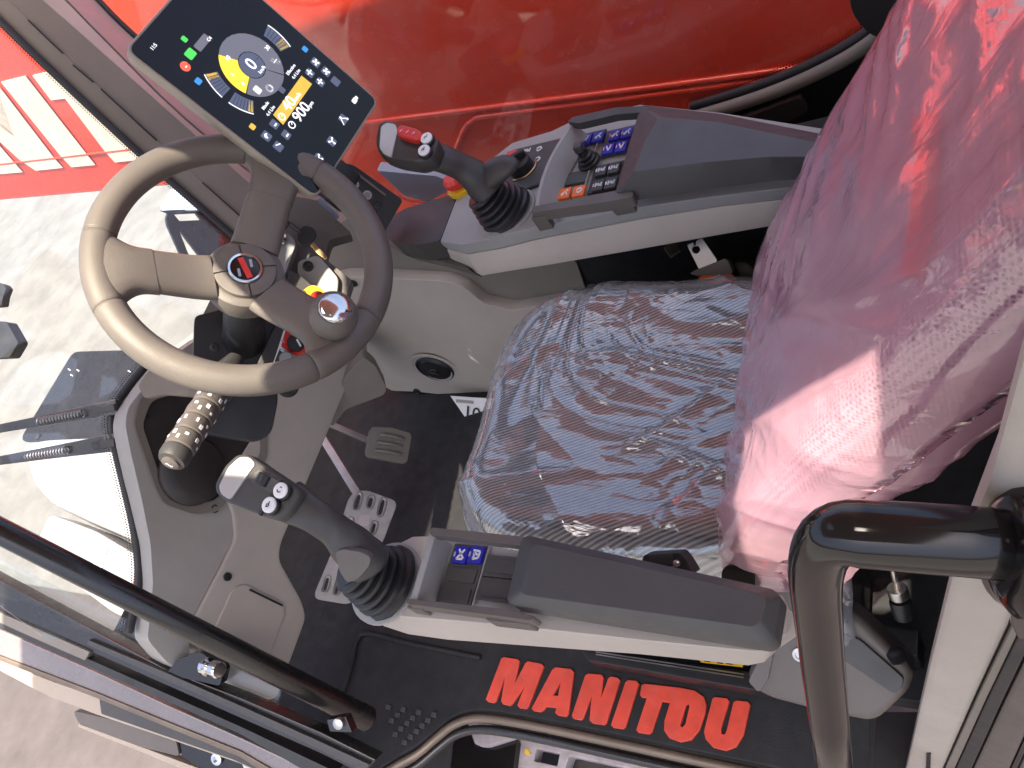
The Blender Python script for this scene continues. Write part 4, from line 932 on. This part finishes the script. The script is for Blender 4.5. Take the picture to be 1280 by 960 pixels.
p2 = thing('accelerator_pedal', 'long silver metal pedal plate with oval slots', 'pedal', hit((430, 750), PZ(.02)))
P2 = PN(hit((440, 690), PZ(.10)), (.70, -.1, .7))
def slot(q, w_, h_):
    a_ = math.radians(14); ux, uy = math.cos(a_), math.sin(a_); out = []
    for k in range(12):
        t = 2 * math.pi * k / 12; x = math.copysign(abs(math.cos(t)) ** .7, math.cos(t)) * w_ / 2; y = math.copysign(abs(math.sin(t)) ** .7, math.sin(t)) * h_ / 2
        out.append((q[0] + x * .97 - y * .26, q[1] + y * .97 + x * .22))
    return out
slots = [((447, 627), 7, 21), ((463, 628), 7, 15), ((477, 634), 7, 22), ((437, 655), 6, 15), ((467, 660), 6, 15), ((408, 730), 6, 19), ((422, 734), 6, 19)]
holed('pedal_plate', [rp([(444, 614), (460, 614), (493, 626), (495, 632), (480, 672), (452, 730), (440, 752), (432, 754), (396, 748), (394, 742), (415, 692), (436, 625)], 5)] + [slot(*s) for s in slots], P2, .006, 'pedal_metal', p2, .0018)
for s in slots:
    q = slot(s[0], s[1] + 5, s[2] + 5); q2 = slot(*s)
    loft('slot_rim', [tr(q, off(P2, .0005)), tr(slot(s[0], s[1] + 2.5, s[2] + 2.5), off(P2, .0032)), tr(q2, off(P2, .001))], 'pedal_metal', p2, cap=False, angle=60)
bar('pedal_arm', PD(396, 535, 2.05), hit((447, 617), off(P2, -.012)), .020, V((.6, -.4, .6)), .012, 'pedal_metal', p2, .003)
pslab('pedal_badge', rp([(450, 643), (463, 643), (461, 658), (447, 657)], 3), off(P2, .001), .001, 'steel', p2)

# ================================================================ SEAT
seat = thing('operator_seat', 'dark ribbed cloth operator seat under loose plastic film', 'seat', (-.45, .555, 0))
CX, CY, HX, HY, ZT = -.485, .561, .275, .242, .505
def cush(s, t, grow=0.0, film_=False):
    x = s * math.sqrt(1 - .16 * t * t) * 1.03; y = t * math.sqrt(1 - .16 * s * s) * 1.03
    q = (abs(s) ** 5 + abs(t) ** 5) ** .2
    e = max(0, (q - .70) / .30); drop = .105 * e ** 2.6
    z = ZT - drop + .016 * abs(t) ** 3 * (1 - e * .5) - .012 * (1 - min(1, s * s + t * t)) + .010 * max(0, -s) ** 2
    p = V((CX + x * (HX + grow), CY + y * (HY + grow), z + grow))
    return p, q
def sheet(name, n, m, fn, skirt, parent=None):
    bm = bmesh.new(); G = [[bm.verts.new(fn(-1 + 2 * i / n, -1 + 2 * j / n)) for j in range(n + 1)] for i in range(n + 1)]
    for i in range(n):
        for j in range(n): bm.faces.new((G[i][j], G[i + 1][j], G[i + 1][j + 1], G[i][j + 1]))
    if skirt:
        edge = [G[i][0] for i in range(n)] + [G[n][j] for j in range(n)] + [G[i][n] for i in range(n, 0, -1)] + [G[0][j] for j in range(n, 0, -1)]
        prev = edge
        for dz, k in skirt:
            ring = [bm.verts.new(V((CX + (v.co.x - CX) * k, CY + (v.co.y - CY) * k, v.co.z + dz))) for v in edge]
            for a in range(len(edge)): b = (a + 1) % len(edge); bm.faces.new((prev[a], prev[b], ring[b], ring[a]))
            prev = ring
        if name == 'cushion': bm.faces.new(prev)
    return finish(bm, name, m, parent, angle=180)
sheet('cushion', 64, 'seat_cloth', lambda s, t: cush(s, t)[0], [(-.03, .99), (-.06, .96)], seat)
def ridge(v, p=2.5): return (1 - min(1, abs(noise.noise(v)) * 2.2)) ** p
def wrinkle(x, y):
    """folds of a loose sheet: long pulls towards the rear, a few crossing creases, patches of crumple"""
    a = .22 + .8 * (y - .5) + .30 * noise.noise(V((x * 2.2, y * 2.2, 4)))
    u, v = x * math.cos(a) - y * math.sin(a), x * math.sin(a) + y * math.cos(a)
    m1 = .3 + .7 * sm(noise.noise(V((x * 4, y * 4, 11))) * 1.5 + .5)
    w = .012 * ridge(V((u * 1.6, v * 7, 1.3)), 3.2) * m1 + .0065 * ridge(V((u * 2.2 + 9, v * 17, 7.7)), 3.5) + .0030 * ridge(V((u * 4 + 2, v * 38, 4.7)), 3) * (1.2 - m1)
    b = -.75; u2, v2 = x * math.cos(b) - y * math.sin(b), x * math.sin(b) + y * math.cos(b)
    w += .0060 * ridge(V((u2 * 2, v2 * 9, 3.1)), 4) * sm(noise.noise(V((x * 4, y * 4, 2))) * 2 + .4)
    w += .0022 * sm(noise.noise(V((x * 7, y * 7, 21))) * 2 + .1) * ridge(V((x * 30 + 2 * noise.noise(V((x * 9, y * 9, 0))), y * 38, 5.5)), 1.8)
    return w
def filmf(s, t):
    p, q = cush(s, t, .006); n = V((s * .5 * max(0, q - .6), t * .5 * max(0, q - .6), .5)).normalized()
    amp = 1.0 if q < .8 else 1 + 1.2 * (q - .8) * 5 * .5
    return p + n * (wrinkle(p.x, p.y) * amp + .001)
cf = sheet('clear_film_cover', 230, 'clear_film', filmf, [(-.02, 1.0), (-.045, 1.012), (-.075, .992)])
tag(cf, 'crumpled clear plastic film draped over the seat cushion', 'plastic cover')
slab('seat_base', rp([V((-.70, .36, .40)), V((-.22, .36, .40)), V((-.22, .75, .40)), V((-.70, .75, .40))], .04), (0, 0, -.34), 'black_matt', seat, .01)
slab('seat_rail', [V((-.72, .37, .07)), V((-.15, .37, .07)), V((-.15, .41, .07)), V((-.72, .41, .07))], (0, 0, -.07), 'black', seat, .004)
slab('seat_rail', [V((-.72, .70, .07)), V((-.15, .70, .07)), V((-.15, .74, .07)), V((-.72, .74, .07))], (0, 0, -.07), 'black', seat, .004)

prof = [(.455, -.318, .350, .775), (.50, -.322, .338, .788), (.56, -.300, .333, .785), (.65, -.250, .333, .775), (.75, -.187, .335, .765), (.90, -.078, .338, .752), (1.05, .035, .345, .738), (1.18, .125, .36, .72), (1.25, .165, .39, .69)]
def lerp_prof(h):
    t = h * (len(prof) - 1); k = min(int(t), len(prof) - 2); f = t - k
    a, b = prof[k], prof[k + 1]; return [a[i] * (1 - f) + b[i] * f for i in range(4)]
def backp(th, h, grow=0):
    z, xf, y0, y1 = lerp_prof(h); c, s = math.cos(th), math.sin(th); e = 3.2
    cx = math.copysign(abs(c) ** (2 / e), c); sy = math.copysign(abs(s) ** (2 / e), s)
    hx, hy = .07, (y1 - y0) / 2
    x = xf + .07 + cx * (hx + grow); y = (y0 + y1) / 2 + sy * (hy + grow)
    if cx < 0: x += -.030 * abs(sy) ** 3 * min(1, -cx * 1.5) + .012
    return V((x, y, z)), V((c * .7, s * .8, .18)).normalized()
def ringsheet(name, nt_, nh, m, fn, parent=None, cap=True):
    secs = [[fn(2 * math.pi * k / nt_, i / nh) for k in range(nt_)] for i in range(nh + 1)]
    return loft(name, secs, m, parent, cap, angle=180)
ringsheet('backrest', 72, 50, 'mesh_cloth', lambda a, h: backp(a, h)[0], seat)
def wr2(p):
    y, z = p.y, p.z + p.x * .6
    a = -.05 + .9 * (y - .5) + .25 * noise.noise(V((y * 1.5, z * 1.5, 3)))
    u, v = y * math.cos(a) - z * math.sin(a), y * math.sin(a) + z * math.cos(a)
    m1 = .3 + .7 * sm(noise.noise(V((y * 3, z * 3, 14))) * 1.5 + .5)
    w = .013 * ridge(V((u * 5, v * .7, 2.3)), 3) * m1 + .009 * ridge(V((u * 12 + 3, v * .9, 6.1)), 3.6) + .0045 * ridge(V((u * 26 + 5, v * 1.6, 1.1)), 3.4)
    b = -.15; u2, v2 = y * math.cos(b) - z * math.sin(b), y * math.sin(b) + z * math.cos(b)
    w += .008 * ridge(V((u2 * 6, v2 * 1.2, 9.4)), 4) * (1.2 - m1) + .008 * noise.noise(V((y * 3, z * 3, p.x * 2)))
    c = 1.25; u3, v3 = y * math.cos(c) - z * math.sin(c), y * math.sin(c) + z * math.cos(c)
    w += .0060 * ridge(V((u3 * 11, v3 * 2, 3.7)), 4) * sm(noise.noise(V((y * 4, z * 4, 5))) * 2 + .3)
    w += .0030 * sm(noise.noise(V((y * 6, z * 6, 31))) * 2 + .2) * ridge(V((y * 24 + 2 * noise.noise(V((y * 8, z * 8, 0))), z * 24, p.x * 12)), 2)
    return w
def bagf(th, h):
    p, n = backp(th, h, .010); flare = .022 * (1 - sm(h / .12)); low = -.012 * (1 - sm(h / .06))
    return p + n * (wr2(p) + .004 + flare) + Z * low
bag = ringsheet('pink_film_bag', 240, 190, 'pink_film', bagf, None, False)
tag(bag, 'translucent pink plastic bag pulled over the tall backrest', 'plastic cover')
def on_back(q):
    """a point of the backrest's front face, found by stepping along the line of sight"""
    r = ray(*q); best = None
    for k in range(400):
        p = CAM + r * (.55 + k * .002)
        for i in range(len(prof) - 1):
            z0, z1 = prof[i][0], prof[i + 1][0]
            if z0 <= p.z <= z1:
                f = (p.z - z0) / (z1 - z0); xf = prof[i][1] * (1 - f) + prof[i + 1][1] * f + .012
                e = abs(p.x - xf)
                if best is None or e < best[0]: best = (e, V((xf, p.y, p.z)))
    return best[1]
lft_, rgt_ = [(1160, 150), (1164, 200), (1162, 250), (1156, 300), (1150, 350)], [(1181, 145), (1180, 200), (1177, 250), (1172, 300), (1160, 352)]
secs = []
for a_, b_ in zip(lft_, rgt_):
    A, B = on_back(a_), on_back(b_); n_ = V((-.004, 0, .0025)); o_ = V((-.007, 0, .004)); secs.append([A + n_ + o_, B + n_ + o_, B - n_ + o_, A - n_ + o_])
loft('red_tag', secs, 'red_plastic', seat, angle=30)

# ================================================================ SEAT BELT HARDWARE
bk1 = thing('belt_anchor', 'steel slotted belt tongue with orange webbing beside the far seat edge', 'seat belt', PD(890, 350, 1.28))
BA = PN(PD(885, 325, 1.27), (-.1, -.6, .75))
holed('tongue', [[(859, 306), (866, 303), (868, 308), (870, 308), (870, 302), (877, 297), (881, 303), (896, 325), (892, 338), (874, 337), (861, 311)], [(870 + 5.2 * math.cos(k * .5236), 312 + 5.2 * math.sin(k * .5236)) for k in range(12)]], BA, .003, 'steel', bk1)
pslab('tongue_grip', rp([(862, 342), (868, 338), (906, 323), (910, 326), (916, 340), (912, 343), (872, 345)], 2), off(BA, .004), .012, 'brown_plastic', bk1, .002)
pslab('webbing', [(872, 347), (907, 333), (913, 341), (921, 352), (905, 357), (880, 352)], off(BA, .003), .006, 'orange_web', bk1, .001)
lathe('belt_reel', PD(930, 343, 1.27), (-.1, -.7, .6), [(.020, -.02), (.024, 0), (.022, .012), (.016, .016), (0, .016)], 'black', bk1, 20)
bar('belt_stalk', PD(836, 306, 1.34), PD(845, 318, 1.33), .02, Z, .006, 'steel', bk1, .001)
bk2 = thing('belt_buckle', 'black seat belt buckle with small red release against the near armrest pad', 'seat belt', hit((840, 712), PZ(.55)))
BB = PN(hit((835, 702), PZ(.585)), (.1, -.5, .85))
pslab('buckle_body', rp([(804, 694), (849, 691), (856, 698), (868, 718), (850, 722), (800, 712)], 3), BB, .03, 'black', bk2, .004)
pslab('buckle_slot', [(811, 695), (841, 693), (841, 704), (812, 706)], off(BB, .0012), .004, 'rubber', bk2, .0006)
pslab('release', [(833, 709), (842, 708), (842, 712), (834, 712)], off(BB, .002), .003, 'red_plastic', bk2, .0006)
lathe('rivet', hit((846, 704), BB), BB[1], [(.004, 0), (.004, .002), (.002, .003), (0, .003)], 'steel', bk2, 10)
# pedestal cover, hose, plug behind the near armrest
pc = thing('pedestal_cover', 'grey brown moulded plastic cover behind the near armrest and grab handle', 'cover', hit((1040, 890), PZ(.1)))
PC = PN(hit((1040, 830), PZ(.22)), (.05, -.62, .78))
pslab('cover_shell', rp([(932, 846), (960, 790), (985, 742), (1010, 745), (1070, 770), (1130, 826), (1143, 842), (1136, 866), (1100, 900), (1085, 904), (1030, 893), (965, 876), (945, 866)], 8), PC, .06, 'brown_plastic', pc, .014, seg=3)
pslab('cover_step', rp([(1050, 792), (1075, 800), (1130, 848), (1128, 858), (1118, 868), (1050, 822)], 5), off(PC, .006), .02, 'dark_plastic', pc, .006, seg=3)
pslab('cover_relief', rp([(935, 852), (958, 806), (968, 810), (960, 850), (948, 866)], 4), off(PC, .004), .02, 'brown_plastic', pc, .006)
lathe('screw', hit((1000, 818), PC), PC[1], [(.010, 0), (.010, .003), (.006, .0035), (.0055, .0015), (0, .0015)], 'steel', pc, 14)
pb = thing('seat_bracket', 'black moulded seat bracket under the pink bag', 'bracket', hit((930, 735), PZ(.4)))
pslab('bracket_end', rp([(902, 712), (910, 706), (944, 709), (944, 745), (900, 745)], 5), PN(hit((925, 725), PZ(.50)), (0, -.6, .8)), .04, 'glossy_black', pb, .005)
pslab('bracket_arm', rp([(944, 714), (1000, 720), (1020, 742), (1020, 780), (960, 750), (944, 748)], 5), PN(hit((980, 740), PZ(.47)), (0, -.6, .8)), .04, 'brown_plastic', pb, .008)
plug = thing('cable_plug', 'silver cable connector hanging in the dark gap behind the grab handle', 'connector', PD(1130, 780, 1.05))
tube('cable', [PD(1115, 702, 1.02), PD(1118, 720, 1.03), PD(1121, 735, 1.04)], .004, 'steel', plug, 8)
lathe('plug_sleeve', PD(1121, 735, 1.04), PD(1126, 752, 1.05) - PD(1121, 735, 1.04), [(.012, 0), (.013, .002), (.013, .014), (.011, .016)], 'steel', plug, 14)
lathe('plug_body', PD(1125, 750, 1.05), PD(1130, 775, 1.06) - PD(1125, 750, 1.05), [(.013, 0), (.014, .003), (.012, .028), (.008, .030)], 'black', plug, 14)
hose = tag(tube('corrugated_hose', [PD(1118 + 3.2 * (k / 8), 815 + 1.2 * (k / 2) , 1.05) for k in range(17)], [.010 + .0018 * (k % 2) for k in range(17)], 'rubber', None, 12), 'short black corrugated hose behind the pedestal cover', 'hose')
rl = thing('slide_rail', 'black slide rail with bright edges and yellow label under the near armrest', 'rail', hit((830, 840), PZ(.0)))
RLp = PZ(.055)
slab('rail_body', tr([(726, 812), (960, 842), (960, 866), (735, 826)], RLp), (0, 0, -.05), 'black', rl, .003)
for a_, b_ in (((745, 815), (930, 843)), ((745, 818), (930, 847))): bar('rail_edge', hit(a_, PZ(.0575)), hit(b_, PZ(.0575)), .0018, Z, .002, 'steel', rl)
lb = slab('warning_label', tr([(872, 822), (930, 828), (928, 834), (876, 828)], PZ(.085)), (0, .01, -.008), 'yellow', rl)
for q in ((884, 826), (900, 828), (912, 829)): obox('print', hit(q, PZ(.0855)), X, Y, Z, (.010, .004, .001), 'black', lb)

# ================================================================ RAISED LETTERING ON THE FLOOR
def z6(pts): return [(590 + a / 3.459, 800 + b / 3.459) for a, b in pts]
LT = [[[(66, 258), (132, 84), (142, 78), (200, 87), (209, 96), (186, 200), (236, 103), (246, 96), (304, 107), (313, 118), (247, 290), (238, 298), (210, 294), (202, 284), (238, 192), (178, 276), (168, 284), (140, 278), (132, 266), (150, 150), (108, 264), (98, 272), (74, 267)]],
      [[(264, 298), (352, 132), (366, 122), (432, 130), (443, 143), (420, 320), (410, 331), (376, 326), (366, 316), (372, 294), (324, 288), (312, 304), (300, 311), (272, 307)], [(352, 243), (378, 246), (389, 176)]],
      [[(437, 330), (494, 158), (506, 149), (562, 154), (571, 165), (558, 268), (594, 170), (604, 162), (634, 167), (642, 178), (584, 358), (574, 367), (526, 360), (514, 348), (524, 232), (484, 338), (474, 346), (445, 341)]],
      [[(607, 368), (668, 186), (678, 178), (714, 181), (723, 192), (666, 376), (656, 384), (616, 379)]],
      [[(732, 238), (738, 200), (748, 193), (905, 211), (965, 223), (1004, 250), (1014, 284), (1008, 322), (984, 392), (950, 432), (905, 441), (858, 424), (836, 392), (838, 350), (862, 272), (824, 266), (780, 398), (768, 407), (724, 400), (716, 390), (762, 252), (738, 248)], [(902, 372), (926, 284), (938, 275), (946, 288), (928, 366), (912, 383)]],
      [[(1008, 398), (1044, 258), (1054, 251), (1104, 257), (1113, 268), (1078, 384), (1080, 410), (1096, 414), (1106, 396), (1134, 274), (1146, 266), (1194, 271), (1203, 284), (1174, 412), (1144, 462), (1100, 478), (1048, 465), (1016, 430)]]]
sign = thing('floor_lettering', 'raised red capital letters set along the black door sill', 'lettering', hit((770, 890), PZ(0)))
for L_ in LT: holed('letter', [z6(l) for l in L_], PZ(.0), .006, 'red_letter', sign, .001, .0045)

# ================================================================ STEP BELOW THE DOOR
sw_ = structure(slab('step_well', tr([(470, 985), (530, 945), (575, 903), (620, 897), (700, 905), (1000, 890), (1270, 890), (1270, 1060), (420, 1060)], PZ(-.40)), (0, 0, -.02), 'black_matt'))
sw_['label'] = 'dark well under the door sill'
stp = thing('entry_step', 'grey plastic grated entry step with notched edge below the red lettering', 'step', hit((740, 960), PZ(-.3)))
SPZ = PZ(-.22)
holed('step_frame', [rp([(648, 922), (662, 921), (740, 937), (836, 957), (870, 1010), (620, 1010), (638, 960)], 3), rp([(670, 934), (701, 941), (697, 959), (666, 952)], 3), rp([(711, 943), (800, 962), (830, 1000), (700, 1000), (706, 958)], 4), rp([(648, 957), (690, 966), (684, 1000), (636, 1000)], 3)], SPZ, .03, 'step_grey', stp, .002)
for k in range(12):
    q = (650 + k * 16, 919.5 + k * 3.35); obox('step_tooth', hit(q, SPZ) + Z * .004, X, Y, Z, (.012, .012, .012), 'step_grey', stp, .002)
lathe('paint_mark', hit((659, 940), SPZ) + Z * .0, Z, [(.006, 0), (.006, .001), (0, .0012)], 'yellow', stp, 8)
bar('paint_mark', hit((657, 936), SPZ) + Z * .001, hit((663, 943), SPZ) + Z * .001, .003, Z, .001, 'yellow', stp)
pslab('step_floor', [(700, 945), (820, 965), (850, 1010), (680, 1010)], PZ(-.26), .01, 'dark_plastic', stp)
sg = thing('step_guard', 'scuffed grey guard plate in black housing left of the entry step', 'guard', hit((610, 930), PZ(-.3)))
pslab('guard_plate', rp([(584, 903), (612, 905), (648, 914), (644, 921), (606, 933), (594, 931)], 4), PZ(-.18), .02, 'step_grey', sg, .003)
pslab('guard_housing', rp([(580, 900), (585, 905), (593, 934), (606, 938), (646, 924), (640, 975), (560, 985), (566, 930)], 4), PZ(-.20), .08, 'glossy_black', sg, .006)

# ================================================================ OUTSIDE, SEEN THROUGH THE WINDSCREEN
OX = PX(-1.95)
br = thing('lamp_bracket', 'black steel bracket with triangular opening and pale blue top plate ahead of the windscreen', 'bracket', hit((240, 335), OX))
def zb(pts): return [(180 + a / 8, 230 + b / 8) for a, b in pts]
holed('bracket_plate', [zb([(175, 265), (560, 245), (640, 260), (1000, 560), (900, 640), (640, 820), (620, 840), (440, 830), (410, 800), (235, 410), (225, 350), (240, 290)]), zb([(300, 305), (520, 292), (575, 360), (355, 370)]), zb([(355, 475), (372, 480), (615, 800), (520, 800), (480, 755), (440, 690)])], OX, .008, 'frame_black', br)
pslab('top_plate', zb([(160, 240), (265, 50), (345, 45), (600, 235), (570, 258), (185, 268)]), PN(hit((235, 262), off(OX, .01)), (.25, -.25, .95)), .008, 'sky_blue', br, .001)
mg = thing('mudguard_flap', 'dark scuffed mudguard plate lying over the pale ground beyond the windscreen', 'mudguard', hit((100, 540), PZ(-.05)))
MG = PN(hit((105, 495), PZ(.02)), (.1, -.15, 1))
pslab('flap_sheet', rp([(94, 439), (165, 437), (215, 470), (160, 560), (120, 550), (28, 552), (27, 545), (60, 490), (88, 444)], 6), MG, .014, 'frame_black', mg, .004)
lathe('rivet', hit((48, 546), MG), MG[1], [(.014, 0), (.012, .006), (0, .008)], 'black', mg, 10)
for q in ((85, 461), (88, 468), (96, 462), (160, 463)): bar('scuff', hit(q, off(MG, .001)), hit((q[0] + 3, q[1] + 2), off(MG, .001)), .003, Z, .001, 'white', mg)
fd = thing('front_fender', 'white moulded front fender seen through the windscreen beside the wipers', 'fender', hit((110, 720), PZ(-.3)))
F1 = PN(hit((110, 600), PZ(.0)), (.12, -.25, 1))
ft = rp([(28, 556), (60, 550), (150, 546), (215, 560), (215, 700), (150, 668), (112, 652), (66, 630), (44, 606)], 10)
top_f = tr(ft, F1); ctr = sum(top_f, V((0, 0, 0))) / len(top_f)
loft('fender_top', [[ctr + (p - ctr) * .93 + F1[1] * .004 for p in top_f], top_f, [ctr + (p - ctr) * 1.03 - Z * .03 for p in top_f], [ctr + (p - ctr) * 1.05 - Z * .30 for p in top_f]], 'white_paint', fd, bev=.02, seg=4, angle=70, bang=15)
FSH = PN(hit((120, 705), PZ(-.05)), (.1, -.2, 1))
pslab('fender_shelf', rp([(40, 690), (62, 642), (120, 664), (215, 720), (215, 800), (140, 765)], 8), FSH, .10, 'white_paint', fd, .012, seg=3)
pslab('maker_sticker', [(124, 683), (134, 686), (127, 711), (116, 705)], off(FSH, .003), .004, 'pale_label', fd)
pslab('red_trim', [(158, 742), (180, 700), (190, 740), (180, 770)], off(FSH, .012), .02, 'red_paint', fd, .003)
pslab('green_sticker', [(160, 728), (176, 735), (172, 748), (156, 740)], off(FSH, .015), .004, 'green_label', fd)
def wiper(label, a, b, h0, h1, sp0, sp1, d0, d1):
    A, B = PD(*a, d0), PD(*b, d1); w_ = thing('wiper_arm', label, 'wiper', B, 'wiper arms on the windscreen')
    t = (B - A).normalized(); n = (CAM - B).normalized(); s = t.cross(n).normalized(); n = s.cross(t)
    secs = [[A.lerp(B, f) + s * (sa * (h0 + (h1 - h0) * f ** 1.5) / 2) + n * (sb * .008) for sa, sb in ((-1, 1), (1, 1), (1, -1), (-1, -1))] for f in [i / 8 for i in range(9)]]
    loft('arm', secs, 'frame_black', w_, bev=.002)
    S0, S1 = A.lerp(B, sp0) + n * .014, A.lerp(B, sp1) + n * .014; hx = []
    for i in range(14 * 8 + 1):
        q = i / 8 * 2 * math.pi; hx.append(S0.lerp(S1, i / 112) + (s * math.cos(q) + n * math.sin(q)) * .0068)
    tube('spring', hx, .0018, 'steel', w_, 5)
    bar('hinge', A.lerp(B, .86) + n * .010, B + n * .010, h1 * .45, n, .012, 'dark_plastic', w_, .002)
wiper('black wiper arm crossing the dark mudguard plate', (-40, 543), (150, 508), .016, .030, .52, .80, 1.66, 1.56)
wiper('black wiper arm lying across the white fender edge', (-40, 582), (150, 552), .016, .036, .44, .70, 1.66, 1.56)
tube('washer_hose', cr([PD(-40, 533, 1.70), PD(30, 532, 1.68), PD(75, 524, 1.66), PD(110, 516, 1.63), PD(146, 518, 1.6)], 5), .004, 'rubber', bpy.data.objects['wiper_arm'], 8)
wl = thing('work_lamp', 'dark bracketed work lamp standing over the pale ground', 'lamp', PD(0, 440, 2.2))
LPp = PN(PD(5, 400, 2.2), (.6, -.4, .6))
pslab('lamp_body', rp([(-30, 400), (8, 402), (23, 428), (12, 447), (-30, 449)], 3), LPp, .06, 'black_matt', wl, .008)
pslab('lamp_stay', rp([(-30, 345), (4, 355), (8, 360), (4, 370), (2, 382), (-30, 385)], 2), off(LPp, -.02), .04, 'black_matt', wl, .006)
